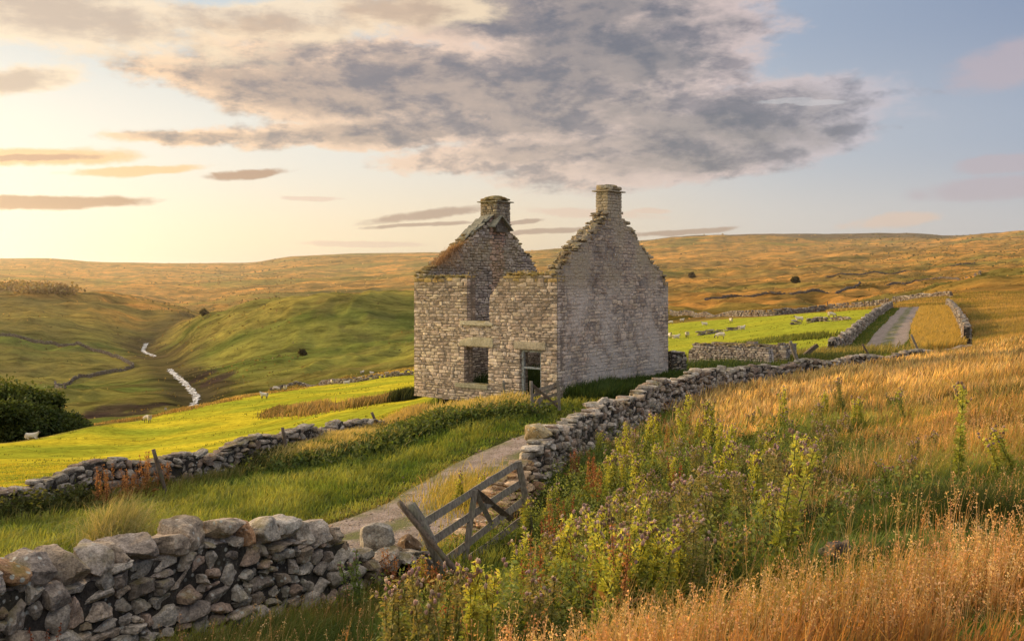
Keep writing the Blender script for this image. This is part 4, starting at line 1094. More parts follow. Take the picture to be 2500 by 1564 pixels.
# how golden the rough grass is (by place)
def goldness(px, Y, x):
    g0 = sstep(Y, 15.5, 24) * sstep(px, 1380 + 14 * (30 - np.minimum(Y, 30)), 1760)
    g1 = 1 - sstep(Y, np.interp(px, [600, 1300, 2000, 2417], [5.4, 5.2, 5.2, 5.6]), np.interp(px, [600, 1300, 2000, 2417], [6.6, 6.4, 6.4, 7.0]))
    g1 = g1 * sstep(fbm(x / .9, Y / .7, 46), .36, .52)
    g2 = sstep(px, 1850, 2300) * .62 * sstep(Y, 10, 13)
    n = fbm(x / 1.6, Y / 1.2, 42)
    return np.clip(np.maximum(np.maximum(g0, g1), g2) + (n - .55) * 1.25 * (1 - .35 * sstep(Y, 22, 32)), 0, 1)
# --- leafy green base layer over all the rough ground
px, Y, x = sample(420000, 430, 2640, 4.2, 50, zone_right)
G = goldness(px, Y, x); pn = fbm(x / .9, Y / .7, 43)
c = mixc((.105, .145, .035), (.42, .33, .10), np.clip(G * 1.0 + (pn - .5) * .5 - .08, 0, 1))
c[:] = c * (.25 + 1.7 * sstep(fbm(x / 1.6, Y / 1.1, 44), .2, .8))[:, None]  # dark pockets of shadow multiplied into the blade colour
hh = (rng.uniform(.16, .42, len(x)) * (.7 + .7 * pn)) * (1 - .35 * (Y < 8))
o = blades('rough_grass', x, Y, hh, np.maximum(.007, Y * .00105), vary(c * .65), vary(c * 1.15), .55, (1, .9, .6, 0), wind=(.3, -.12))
tag(o, 'tangled green and straw coloured grass covering the slope right of the wall', 'grass', kind='stuff')
# --- dry straw stalks with seed heads
def dz(px, Y, x): return zone_right(px, Y, x) * np.clip(goldness(px, Y, x) * 1.15 - .2, .015, 1) * (.30 + .70 * sstep(Y, 8, 16)) * (.35 + .65 * sstep(fbm(x / .55, Y / .45, 48), .38, .55)) 
px, Y, x = sample(430000, 380, 2640, 4.3, 50, dz)
far = sstep(Y, 14, 24)
c = mixc((.58, .32, .12), (.74, .53, .24), np.clip(far * .75 + rng.normal(size=len(x)) * .25, 0, 1))
c = c * (.55 + .9 * sstep(fbm(x / .8, Y / .6, 57), .25, .75))[:, None] * np.where((Y < 9)[:, None], np.array([1.0, .90, .78]), 1.0)
h = rng.uniform(.18, .46, len(x)) * (.6 + .7 * fbm(x / 1.3, Y / 1.1, 45)) * (1 + .45 * far)
w = np.maximum(.0045, Y * .00062)
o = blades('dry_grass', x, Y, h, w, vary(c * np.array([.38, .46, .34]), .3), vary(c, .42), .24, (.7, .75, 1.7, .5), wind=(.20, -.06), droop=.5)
tag(o, 'golden dry seed head grass glowing along the slope and the bottom edge', 'grass', kind='stuff')
# seeding panicles close to the camera
def dn_(px, Y, x): return zone_right(px, Y, x) * np.clip(goldness(px, Y, x) * 1.1 + .06, 0, 1)
px, Y, x = sample(15000, 380, 2640, 4.5, 15, dn_)
h = rng.uniform(.22, .50, len(x)) * (.7 + .6 * fbm(x / .7, Y / .7, 49)); n = len(x); nl = 12
cst = vary(mixc((.50, .27, .12), (.76, .54, .28), rng.random(n) ** 1.3), .3) * (.6 + .8 * fbm(x / .7, Y / .6, 58))[:, None]
ax = rng.normal(size=n) * .16 + .08; ay = rng.normal(size=n) * .12
z0 = ground(x, Y)
o = blades('seed_stalks', x, Y, h, np.full(n, .0035), cst * .5, cst, .12, (1, .9, .8, .6), wind=(.12, -.04), droop=.3)
tag(o, 'thin straw stalks standing above the dry grass', 'grass', kind='stuff')
# panicles follow their own light stems
t = rng.uniform(.70, 1.0, (n, nl)); r = .012 * (1.15 - t)[..., None] * 3
base_ = np.stack([x[:, None] + ax[:, None] * h[:, None] * t ** 2, Y[:, None] + ay[:, None] * h[:, None] * t ** 2, z0[:, None] + h[:, None] * 1.12 * t], -1) + rng.normal(size=(n, nl, 3)) * .010
V, F4, C = leaves('x', base_.reshape(-1, 3), rng.uniform(.010, .022, n * nl), np.repeat(cst * 1.05, nl, 0), up=1.2, aspect=.55)
V2 = np.stack([np.stack([x - .0015, Y, z0], 1), np.stack([x + .0015, Y, z0], 1), np.stack([x + ax * h * .5 + .0015, Y + ay * h * .5, z0 + h * .79], 1), np.stack([x + ax * h * .5 - .0015, Y + ay * h * .5, z0 + h * .79], 1), np.stack([x + ax * h + .001, Y + ay * h, z0 + h * 1.12], 1), np.stack([x + ax * h - .001, Y + ay * h, z0 + h * 1.12], 1)], 1).reshape(-1, 3)
F2 = np.concatenate([(np.arange(n) * 6)[:, None] + np.array([[0, 1, 2, 3]]), (np.arange(n) * 6)[:, None] + np.array([[3, 2, 4, 5]])])
V, Fa, C = join([(V, F4, C), (V2, F2, np.repeat(cst * .8, 6, 0))])
tag(link('seed_heads', np_mesh('seed_heads', V, [Fa], MGR, C)), 'tan feathery grass seed heads rising along the near slope', 'grass', kind='stuff')
# --- long drooping straw blades in the middle of the right slope
px, Y, x = sample(60000, 1350, 2640, 5, 24, lambda px, Y, x: zone_right(px, Y, x) * (fbm(x / 1.1, Y / .9, 47) > .52) * np.clip(goldness(px, Y, x) * 1.3 + .03, 0, 1))
c = mixc((.34, .30, .08), (.62, .42, .17), rng.random(len(x)))
o = blades('bent_grass', x, Y, rng.uniform(.35, .75, len(x)), np.maximum(.005, Y * .0007), vary(c * .6), vary(c), .7, (1, .8, .5, 0), wind=(.35, -.1), droop=1.6)
tag(o, 'long bent straw blades lying over the green tussocks on the right slope', 'grass', kind='stuff')
# --- verges either side of the lane
def dv(px, Y, x):
    dl, _ = poly_dist(x, Y, LS); d1, s1 = poly_dist(x, Y, LEFTWALL)
    inside = np.where(Y > np.interp(px, [-600, 0, 300, 690, 985], [17, 20.2, 22.8, 27.8, 38.6]), (s1 < 0), True)
    edge = 1.55 + (fbm(x / .7, Y / .7, 51) - .5) * .5
    rz = 1 - zone_right(px, Y, x)
    # stay clear of the house
    rx = x - K[0]; ry = Y - K[1]; uu = rx * U[0] + ry * U[1]; vv = rx * Vd[0] + ry * Vd[1]
    inh = (uu > -.05) & (uu < WF + .05) & (vv > -.05) & (vv < WG + .05)
    return ((dl > edge) & inside & (rz > .5) & ~inh).astype(float)
px, Y, x = sample(330000, -250, 2150, 8, 60, lambda px, Y, x: dv(px, Y, x) * ((Y < 44) | (px > 1250)))
dl, _ = poly_dist(x, Y, LS)
n1 = fbm(x / 1.2, Y / .9, 52); n2 = fbm(x / .5, Y / .5, 53)
c = mixc((.11, .18, .03), (.36, .38, .08), sstep(n1, .25, .75)); c = c * (.45 + 1.1 * n2)[:, None]
gab = sstep(px, 1330, 1420) * (Y > 33)
hh = np.interp(dl, [1.5, 2.1, 3.4], [.06, .14, .26]) * rng.uniform(.6, 1.5, len(x)) * (.7 + .6 * n1) * (1 + .7 * gab)
c = c * (1 - .25 * gab)[:, None]
o = blades('verge_grass', x, Y, hh, np.maximum(.006, Y * .0009), c * .6, vary(c, .3), .6, (1, .9, .6, 0), wind=(.2, -.1))
tag(o, 'lush green grass on the verges of the gravel lane', 'grass', kind='stuff')
# worn grass on the crown of the track and around the broken gate
px, Y, x = sample(26000, 700, 1240, 13, 24, lambda px, Y, x: np.where((np.abs(poly_dist(x, Y, LS)[0] - 1.7) < .35), (1 - zone_right(px, Y, x)) * .9, 0))
c = mixc((.12, .14, .03), (.40, .30, .10), rng.random(len(x)))
tag(blades('track_edge_grass', x, Y, rng.uniform(.04, .13, len(x)), np.maximum(.005, Y * .0008), c * .7, c, .8), 'short trodden grass fringing the stony track', 'grass', kind='stuff')
# --- tall bank of herbs and grass before the house
BANK = [P2(690, 27.0), P2(800, 28.8), P2(900, 30.8), P2(1000, 31.6), P2(1100, 32.2), P2(1150, 32.4), P2(1188, 32.3)]
def along(n, pts, spread, lo=0.0, hi=1.0):
    c_, s_ = resample(pts, .2); i = rng.integers(int(lo * (len(c_) - 1)), max(1, int(hi * (len(c_) - 1))), n)
    return c_[i, 0] + rng.normal(size=n) * spread, c_[i, 1] + rng.normal(size=n) * spread, i / len(c_)
bx, by, bt = along(60000, BANK, .5)
bh = (.55 + .45 * fbm(bx * 1.1, by * 1.1, 61)) * rng.uniform(.55, 1.25, len(bx)) * np.interp(bt, [0, .15, .42, .6, .72, .85, 1], [.75, .8, .7, .42, .68, .9, .6])
c = mixc((.10, .13, .03), (.20, .20, .05), rng.random(len(bx)))
tip = mixc((.34, .30, .08), (.85, .66, .28), rng.random(len(bx)))  # golden seed tips, brightened in colour where low sun would catch them
tag(blades('bank_grass', bx, by, bh, np.maximum(.012, by * .0007), c * .6, tip, .28, (.8, .8, 1.2, .3), droop=.5), 'tall seeding grass bank glowing in front of the farmhouse', 'grass', kind='stuff')
def herb(name, x, y, h, nl, size, c0, c1, lab, cat, mat=None, z=None, up=.25):
    """leafy stems merged as one patch"""
    n = len(x); z0 = Gz(x, y) if z is None else z
    t = rng.uniform(.12, 1, (n, nl)); r = rng.uniform(.02, .12, (n, nl)) * (1.2 - t * .6); a = rng.uniform(0, 6.28, (n, nl))
    lx = rng.normal(size=(n, 1)) * .12
    P_ = np.stack([(x[:, None] + r * np.cos(a) + lx * t * h[:, None]), (y[:, None] + r * np.sin(a)), z0[:, None] + h[:, None] * t], -1).reshape(-1, 3)
    tt = t.reshape(-1); cc = vary(mixc(c0, c1, np.clip(tt ** 2 + rng.normal(size=len(tt)) * .15, 0, 1)), .3)
    V, F4, C = leaves(name, P_, rng.uniform(.6, 1.3, len(P_)) * size, cc, up=up)
    return tag(link(name, np_mesh(name, V, [F4], mat or MLF, C)), lab, cat, kind='stuff')
hx_, hy_, ht = along(5200, BANK, .75)
hx_, hy_ = hx_ + .25, hy_ - .45
herb('nettle_bed', hx_, hy_, (.35 + .45 * fbm(hx_, hy_, 63)) * rng.uniform(.5, 1.0, len(hx_)), 16, .12, (.045, .075, .02), (.14, .17, .045), 'dark bushy nettles along the foot of the grass bank', 'nettles')
# leafy weeds filling the hollow between the thistles
px, Y, x = sample(9000, 900, 2350, 7.0, 24, lambda px, Y, x: (zone_right(px, Y, x) > .5) * (goldness(px, Y, x) < .5) * sstep(fbm(x / 1.3, Y / 1.0, 67), .36, .58) * (1 - .9 * sstep(px, 1650, 2050)))
herb('hollow_weeds', x, Y, rng.uniform(.22, .68, len(x)) * np.interp(px, [1300, 2300], [1, .8]), 26, .048, (.05, .08, .022), (.25, .28, .07), 'fine leafy green weeds filling the hollow between the thistles', 'weeds', up=.5)
# herbs along the near side of the left wall
wx_, wy_, wt = along(3000, LEFTWALL[1:7], .22)
wy_ = wy_ - .75
kp = fbm(wx_ / 1.8, wy_ / 1.8, 64) > .5
wx_, wy_ = wx_[kp], wy_[kp]
herb('wall_weeds', wx_, wy_, rng.uniform(.25, .7, len(wx_)), 12, .10, (.04, .06, .018), (.13, .13, .04), 'dark weeds growing against the foot of the left wall', 'weeds')
wx_, wy_, wt = along(9000, LEFTWALL[1:7], .4); wy_ = wy_ - .8
c = mixc((.12, .15, .03), (.42, .33, .13), rng.random(len(wx_)) ** 2)
tag(blades('wall_foot_grass', wx_, wy_, rng.uniform(.2, .6, len(wx_)), .016, c * .6, c, .5, droop=1.2), 'wispy grass at the foot of the left wall', 'grass', kind='stuff')
wx_, wy_, wt = along(9000, LEFTWALL[5:], .25); wy_ = wy_ - .45
c = mixc((.35, .28, .09), (.68, .50, .20), rng.random(len(wx_)))
tag(blades('wall_top_grass', wx_, wy_, rng.uniform(.25, .65, len(wx_)) * np.interp(wt, [0, .8, 1], [1.2, 1.1, .6]), .022, c * .5, c, .3, (.8, .8, 1.2, .3), droop=.6), 'sunlit seeding grass masking the wall left of the house', 'grass', kind='stuff')
# grass at the near wall foot (camera side) and hanging over the bottom
px, Y, x = sample(30000, 150, 900, 6.5, 12, lambda px, Y, x: ((poly_dist(x, Y, NEARWALL)[0] > .3) & (poly_dist(x, Y, NEARWALL)[0] < 1.3) & (zone_right(px, Y, x) > .5)).astype(float))
c = mixc((.11, .14, .03), (.42, .30, .11), rng.random(len(x)) ** 1.5)
tag(blades('wall_foot_grass', x, Y, rng.uniform(.15, .5, len(x)), .007, c * .6, c, .4, droop=.8), 'thin grass growing at the foot of the near wall', 'grass', kind='stuff')
# pale tussock beyond the near wall
tx = P2(270, 16.2); n = 1600
x = tx[0] + rng.normal(size=n) * .22; y = tx[1] + rng.normal(size=n) * .2
c = mixc((.20, .24, .06), (.60, .48, .22), rng.random(n))
o = blades('grass_tussock', x, y, rng.uniform(.5, 1.25, n), np.full(n, .010), c * .7, c, .75, droop=1.3, wind=(.35, 0)); tag(o, 'arching pale grass tussock on the verge behind the near wall', 'grass tussock'); o['kind'] = 'thing'
# --- dark green growth round the house foot, inside it and by the outbuilding
def patch(cpx, cY, rx, ry, n, h, c0, c1, name, lab, w=None, lean=.35, cat='grass'):
    X0 = (cpx - CX) / F * cY; x = X0 + rng.normal(size=n) * rx; y = cY + rng.normal(size=n) * ry
    c = vary(mixc(c0, c1, rng.random(n)), .25)
    return tag(blades(name, x, y, rng.uniform(h * .45, h * 1.2, n), np.full(n, w or cY * .0009), c * .6, c, lean), lab, cat, kind='stuff')
patch(1100, 15.6, .30, .6, 900, .30, (.30, .30, .05), (.70, .55, .16), 'gateway_grass', 'sunlit yellow grass growing behind the broken gate', w=.010, lean=.5)  # sunlight put into the bright yellow blade colours
patch(1120, 19.5, .5, 1.0, 3500, .42, (.30, .30, .05), (.66, .50, .16), 'gateway_grass', 'sunlit yellow grass at the foot of the right wall end', w=.013, lean=.4)  # same yellow, sunlight carried by the blade colour
n = 16000; q = rng.uniform(.2, WG + .2, n); oo = rng.uniform(.05, 1.9, n)
x = K[0] + Vd[0] * q - U[0] * oo; y = K[1] + Vd[1] * q - U[1] * oo
c = vary(mixc((.045, .085, .022), (.11, .15, .035), rng.random(n)), .3)
tag(blades('house_foot_grass', x, y, rng.uniform(.25, .75, n) * (.6 + .8 * fbm(x, y, 66)), y * .0009, c * .6, c, .35), 'deep green grass growing against the foot of the gable', 'grass', kind='stuff')
n = 5000; q = rng.uniform(.6, WF - .6, n); oo = rng.uniform(.7, WG - 1, n)
x = K[0] + Vd[0] * oo + U[0] * q; y = K[1] + Vd[1] * oo + U[1] * q
tag(blades('indoor_weeds', x, y, rng.uniform(.5, 1.3, n), np.full(n, .05), np.tile([(.03, .05, .015)], (n, 1)), vary(np.tile([(.06, .09, .03)], (n, 1))), .5, z=ground(x, y)), 'dark weeds filling the floor inside the ruined house', 'weeds', kind='stuff')
patch(1655, 46.5, 1.2, 1.0, 3500, .7, (.04, .08, .03), (.10, .14, .04), 'outbuilding_grass', 'dark green grass between the farmhouse corner and the outbuilding')
patch(1700, 46, 2.6, .8, 5000, .5, (.05, .09, .03), (.14, .17, .05), 'outbuilding_grass', 'green grass in front of the low outbuilding')
patch(1945, 49.5, 1.6, 1.0, 5000, .6, (.05, .08, .03), (.16, .17, .05), 'lane_corner_weeds', 'dark green weeds around the fallen timber', cat='weeds')
patch(2000, 54, 1.5, 1.6, 4000, .7, (.16, .17, .05), (.50, .40, .14), 'lane_corner_grass', 'yellowing grass by the foot of the far lane')
# grass inside the far lane flanks
px, Y, x = sample(60000, 1960, 2300, 54, 135, lambda px, Y, x: ((poly_dist(x, Y, LS)[0] > 1.3) & (poly_dist(x, Y, LS)[0] < 9) & (px < np.interp(Y, [54, 140], [2280, 2232])) & (px > np.interp(Y, [55, 75, 140], [1965, 2024, 2104]))).astype(float))
rt = (px > np.interp(Y, [54, 140], [2150, 2150])).astype(float)
c = mixc((.11, .16, .035), (.60, .42, .13), np.clip(rt + rng.normal(size=len(x)) * .25, 0, 1))
tag(blades('lane_side_grass', x, Y, rng.uniform(.2, .6, len(x)) * (.6 + .6 * rt), Y * .0009, c * .7, c, .3), 'golden and green grass flanking the far lane', 'grass', kind='stuff')
# long golden grass on the right beyond the wall
px, Y, x = sample(150000, 1950, 2650, 40, 190, lambda px, Y, x: ((px > np.interp(Y, [38, 43.5, 56, 60, 140, 190], [1900, 2300, 2295, 2300, 2262, 2200])) | (Y > 142)) & (Y > 40) & (poly_dist(x, Y, RIGHTWALL)[1] < 2))
pn = fbm(x / 6, Y / 4, 71)
c = mixc((.20, .19, .05), (.58, .38, .13), np.clip(pn * 2 - .4, 0, 1))
tag(blades('moor_grass', x, Y, rng.uniform(.3, .65, len(x)), Y * .00095, vary(c * .75), vary(c), .35), 'long tawny moor grass right of the far lane', 'grass', kind='stuff')
# far side of green field: tufts in pastures
px, Y, x = sample(60000, -200, 2080, 24, 175, lambda px, Y, x: ((fbm(x / 2.2, Y / 2.2, 73) > .66) & np.where(px < 990, poly_dist(x, Y, LEFTWALL)[1] > 0, (px > 1590) & (Y > 56)) & (Y < np.interp(px, [0, 350, 620, 976, 1600, 2080], [88, 120, 158, 195, 170, 150]))).astype(float))
c = mixc((.08, .13, .02), (.40, .34, .05), rng.random(len(x)) ** 1.6)
tag(blades('pasture_tufts', x, Y, rng.uniform(.06, .20, len(x)), Y * .0009, c * .6, c, .5), 'small tufts scattered over the bright pasture', 'grass', kind='stuff')
# short lit turf blades in the near pasture
px, Y, x = sample(150000, -200, 1000, 20.5, 60, lambda px, Y, x: ((poly_dist(x, Y, LEFTWALL)[1] > 0) & (poly_dist(x, Y, LEFTWALL)[0] > .4)).astype(float))
c = vary(mixc((.24, .30, .04), (.58, .48, .05), sstep(fbm(x / 1.2, Y / .8, 74), .25, .7)), .3)
tag(blades('pasture_grass', x, Y, rng.uniform(.03, .10, len(x)), Y * .001, c * .7, c, .6), 'short cropped yellow green turf of the pasture', 'grass', kind='stuff')
# rush band and edge grasses
def tufts(name, pix, n, h, c0, c1, sx_, sy_, lab, w=None, y0=45, cat='rushes', kind='stuff'):
    xs = []; ys = []
    P_ = [hit(a, b, y0) for a, b in pix]; pts = [(p.x, p.y) for p in P_]
    c_, s_ = resample(pts, .3); i = rng.integers(0, len(c_), n)
    cl = rng.integers(0, max(3, len(c_) // 4), n); j = np.clip(cl * 4 + rng.integers(0, 3, n), 0, len(c_) - 1)
    x = c_[j, 0] + rng.normal(size=n) * sx_; y = c_[j, 1] + rng.normal(size=n) * sy_
    c = vary(mixc(c0, c1, rng.random(n)), .3)
    hc = rng.uniform(.45, 1.15, len(c_) + 4)[cl]; c = c * rng.uniform(.6, 1.3, (len(c_) + 4, 1))[cl]
    o = blades(name, x, y, rng.uniform(h * .5, h * 1.1, n) * hc, y * (w or .0008), c * .5, c, .25)
    return tag(o, lab, cat, kind=kind)
tufts('rush_band', [(640, 975), (720, 970), (790, 964), (850, 956), (900, 948), (940, 940)], 9000, .95, (.12, .12, .04), (.58, .38, .17), .55, 1.5, 'band of brown rushes across the pasture left of the house')
tufts('rush_clump', [(938, 946), (966, 942)], 2500, 1.15, (.035, .05, .02), (.10, .11, .04), .35, .5, 'pair of dark green rush clumps beside the house corner', kind='thing')
tufts('edge_grass', [(190, 1008), (300, 992), (350, 984), (430, 968), (520, 950), (620, 930), (700, 919)], 16000, .5, (.35, .24, .08), (.62, .42, .15), 1.2, 1.6, 'orange grass along the far lip of the pasture')
tufts('edge_grass', [(700, 912), (800, 898), (900, 884), (976, 868)], 9000, .5, (.35, .26, .08), (.60, .42, .14), 2, 2, 'orange grass on the upper lip of the pasture')
tufts('field_rushes', [(1780, 812), (1830, 806), (1880, 800), (1920, 800)], 3500, .6, (.12, .16, .04), (.26, .27, .07), 1.6, 1.6, 'dark rush tufts in the green field above the outbuilding')

# tussocks and heather scattered over the far slopes
def far_scatter(name, n, y0, y1, size, c0, c1, dens, lab, cat, seed, px0=-300, px1=2700):
    px = rng.uniform(px0, px1, n); Y = np.exp(rng.uniform(math.log(y0), math.log(y1), n)); x = (px - CX) / F * Y
    k = rng.random(n) < dens(px, Y, x); px, Y, x = px[k], Y[k], x[k]
    P_ = np.stack([x, Y, ground(x, Y) + .05 * size * Y / F], 1)
    V, F4, C = leaves(name, P_, rng.uniform(.5, 1.5, len(x)) * size * Y / F, vary(mixc(c0, c1, rng.random(len(x))), .3), aspect=1.6, up=.25)
    return tag(link(name, np_mesh(name, V, [F4], MGR, C)), lab, cat, kind='stuff')
farm = lambda px, Y, x: np.where(px < 1208, Y > 1.06 * np.interp(px, [0, 200, 350, 470, 620, 800, 976, 1208], [140, 145, 160, 190, 215, 230, 250, 200]), Y > 205) & (np.min([np.hypot(x - a_, Y - b_) for a_, b_ in SP], axis=0) > 5)
far_scatter('moor_tussocks', 80000, 140, 2600, 3.6, (.10, .09, .03), (.26, .19, .06), lambda px, Y, x: farm(px, Y, x) * sstep(fbm(x / 30 * 200 / Y * 1.0 + 50, Y / 24 * 200 / Y * 3, 81) * .6 + fbm(x / 9, Y / 9, 82) * .4, .50, .66) * .9, 'dark tussocks and rushes scattered over the far slopes', 'tussocks', 81)
far_scatter('moor_bents', 45000, 140, 2600, 3.0, (.42, .29, .10), (.66, .43, .15), lambda px, Y, x: farm(px, Y, x) * np.where((px < 1050) & (Y < 650), .12, 1) * sstep(fbm(x / 26, Y / 60, 83) * .5 + fbm(x / 7, Y / 7, 84) * .5, .50, .64) * .8 * np.where((px > 330) & (px < 1000) & (Y > 330) & (Y < 500), .25, 1), 'pale bleached grasses catching light on the far slopes', 'grass', 83)
# --- thistles, docks
MFL = mat_attr('thistle down', .4, (1.1, 1, .9), .9, 20, .2)
def tube_pts(path, r0, r1, n=5):
    path = np.array(path); m = len(path); V = []; Fa = []
    for i, p in enumerate(path):
        r = r0 + (r1 - r0) * i / (m - 1)
        for k in range(n):
            a = 2 * math.pi * k / n; V.append((p[0] + r * math.cos(a), p[1] + r * math.sin(a), p[2]))
        if i:
            for k in range(n):
                a = (i - 1) * n; Fa.append((a + k, a + (k + 1) % n, a + n + (k + 1) % n, a + n + k))
    return np.array(V), np.array(Fa)
def make_thistle(h, lit, seed, stems=3):
    root = empty('creeping_thistle')
    SV = []; LP_ = []; LO = []; LT = []; FP = []
    for s in range(stems):
        x0, y0 = rng.normal(size=2) * .05 * (stems > 1); hh = h * rng.uniform(.75, 1.0) if s else h
        ax, ay = rng.normal(size=2) * .06 * hh
        path = [(x0 + ax * t ** 1.5, y0 + ay * t ** 1.5, hh * t) for t in np.linspace(0, 1, 6)]
        v, f = tube_pts(path, .007, .003); SV.append((v, f, np.tile([(.14, .17, .05)], (len(v), 1))))
        nl = int(62 * hh)
        for k in range(nl * 2):
            t = rng.uniform(.05, .97); a = k * 2.4; L = .078 * (1.2 - t * .7)
            p = np.array([x0 + ax * t ** 1.5, y0 + ay * t ** 1.5, hh * t])
            o_ = np.array([math.cos(a), math.sin(a), rng.uniform(.2, .9)]) 
            for q in range(3):
                LP_.append(p + o_ * L * q * .33 * np.array([1, 1, .8])); LO.append(o_ + rng.normal(size=3) * .6 * (q > 0)); LT.append((L * (1 - .22 * q), t))
        for b in range(rng.integers(3, 6)):
            t = rng.uniform(.72, .95); a = rng.uniform(0, 6.28); L = rng.uniform(.06, .17)
            p0 = np.array([x0 + ax * t ** 1.5, y0 + ay * t ** 1.5, hh * t]); p1 = p0 + np.array([math.cos(a) * L * .5, math.sin(a) * L * .5, L])
            v, f = tube_pts([p0, (p0 + p1) / 2 + np.array([math.cos(a), math.sin(a), 0]) * L * .1, p1], .004, .002, 4); SV.append((v, f, np.tile([(.16, .18, .06)], (len(v), 1))))
            for _ in range(rng.integers(1, 3)): FP.append(p1 + rng.normal(size=3) * .014)
            for q in range(6): LP_.append(p0 + (p1 - p0) * rng.random()); LO.append(rng.normal(size=3)); LT.append((.05, .95))
        FP.append(np.array([x0 + ax, y0 + ay, hh]))
    V, Fa, C = join(SV); link('stem', np_mesh('stem', V, [Fa], MLF, C), root)
    LT = np.array(LT); cc = vary(mixc((.12, .17, .04) , (.66, .62, .12) if lit else ((.34, .42, .11), (.26, .31, .10), (.40, .33, .14))[seed % 3], np.clip(LT[:, 1] ** 1.3, 0, 1)), .25)  # lit plants: sunlight on the upper leaves painted as yellow colour
    V, F4, C = leaves('foliage', np.array(LP_), LT[:, 0], cc, up=.15, orient=np.array(LO), aspect=.36)
    link('foliage', np_mesh('foliage', V, [F4], MLF, C), root)
    FP = np.array(FP); n = len(FP)
    fc = np.array([(.62, .43, .34), (.76, .60, .46), (.36, .24, .16), (.56, .37, .34)])[rng.integers(0, 4, n)] * rng.uniform(.8, 1.2, (n, 1))
    Sv = stones(FP, np.tile([(.021, .021, .028)], (n, 1)) * rng.uniform(.8, 1.25, (n, 1)), rotz(rng.uniform(0, 3, n)), fc * .7, 2, 2.2, 3, (.9, 1.1), .05)
    V2, F2, C2 = leaves('x', np.repeat(FP, 6, 0) + np.array([0, 0, .006]), .017, np.repeat(fc * 1.2, 6, 0), up=.7, aspect=.5)
    V, Fa, C = join([Sv, (V2, F2, C2)])
    link('blossoms', np_mesh('blossoms', V, [Fa], MFL, C), root)
    return root
def make_dock(h, red):
    root = empty('dock_plant'); SV = []; LP_ = []; LT = []
    for s in range(4):
        a = rng.uniform(0, 6.28); sp = rng.uniform(.05, .22) * h; hh = h * rng.uniform(.7, 1)
        path = [(math.cos(a) * sp * t, math.sin(a) * sp * t, hh * t) for t in np.linspace(0, 1, 5)]
        v, f = tube_pts(path, .006, .002, 4); SV.append((v, f, np.tile([(.25, .09, .04)], (len(v), 1))))
        for k in range(110):
            t = rng.uniform(.35, 1); r = .028 * (1.15 - t * .8)
            LP_.append((math.cos(a) * sp * t + rng.normal() * r, math.sin(a) * sp * t + rng.normal() * r, hh * t + rng.normal() * .01)); LT.append(t)
    V, Fa, C = join(SV); link('stem', np_mesh('stem', V, [Fa], MLF, C), root)
    LT = np.array(LT); c0, c1 = ((.22, .06, .035), (.42, .14, .07)) if red else ((.30, .13, .05), (.56, .28, .11))
    V, F4, C = leaves('x', np.array(LP_), rng.uniform(.012, .026, len(LP_)), vary(mixc(c0, c1, rng.random(len(LT))), .3), aspect=.8)
    link('seed_sprays', np_mesh('seed_sprays', V, [F4], MLF, C), root)
    n = 26; a = rng.uniform(0, 6.28, n); P_ = np.stack([np.cos(a) * .05, np.sin(a) * .05, rng.uniform(.02, .35 * h, n)], 1)
    V, F4, C = leaves('x', P_, rng.uniform(.12, .22, n), vary(mixc((.10, .12, .03), (.26, .11, .04), rng.random(n)), .3), aspect=.35, up=.5, orient=np.stack([np.cos(a), np.sin(a), a * 0], 1))
    link('leaves', np_mesh('leaves', V, [F4], MLF, C), root)
    return root
def by_top(px, row, h, y0, y1):
    ys = np.linspace(y0, y1, 500); xs = (px - CX) / F * ys
    r = HY - (ground(xs, ys) + h - EYE) / ys * F
    k = int(np.argmin(np.abs(r - row))); return Vector((xs[k], ys[k], float(ground(xs[k], ys[k]))))
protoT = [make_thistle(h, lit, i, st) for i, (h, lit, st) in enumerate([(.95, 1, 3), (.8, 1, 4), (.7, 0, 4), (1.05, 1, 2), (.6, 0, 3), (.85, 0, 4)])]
PH = [.95, .8, .7, 1.05, .6, .85]
usedT = [False] * 6
TOPS = [(1079, 1106, 1, 18), (1140, 1112, 1, 18), (849, 1354, 4, 11), (977, 1278, 1, 12.5), (1256, 1150, 0, 15), (1228, 1180, 1, 14), (1225, 1345, 0, 9), (1262, 1300, 0, 9), (1135, 1400, 1, 8.5), (1340, 1312, 4, 9), (1385, 1335, 1, 8.5), (1420, 1225, 3, 10.5), (1503, 1268, 1, 9.5), (1470, 1285, 0, 9), (1443, 1215, 1, 11), (1450, 1062, 0, 17), (1470, 1070, 3, 16.5), (1432, 1090, 1, 16), (1519, 1060, 0, 17), (1510, 1110, 1, 15), (1485, 1150, 2, 14), (1430, 1135, 0, 14.5), (1600, 945, 3, 24), (1625, 965, 0, 23), (1562, 975, 1, 23), (1518, 998, 1, 22), (1540, 1010, 0, 21), (1490, 1030, 1, 20), (1680, 965, 1, 22), (1690, 1003, 0, 20), (1660, 990, 1, 21), (1590, 1040, 5, 19), (1722, 1080, 1, 15), (1748, 1090, 0, 15), (1800, 1040, 1, 18), (1893, 1062, 1, 16), (1940, 1080, 1, 15.5), (2252, 1092, 3, 14), (2392, 1102, 1, 13.5), (1812, 1285, 3, 9), (1880, 1240, 5, 10), (1640, 1290, 5, 9), (1573, 1290, 1, 9), (1300, 1250, 5, 11), (1330, 1240, 2, 11.5), (1060, 1390, 5, 9.5), (930, 1420, 5, 9.5), (1290, 1330, 2, 9), (1690, 1150, 5, 13), (1640, 1130, 5, 13.5), (1750, 1180, 5, 12), (1830, 1170, 2, 12.5), (1600, 1190, 5, 12), (1560, 1150, 5, 13), (1520, 1220, 5, 11), (1700, 1230, 5, 10.5), (1010, 1440, 2, 9)]
grp_lit = 'thistles growing below the right wall'
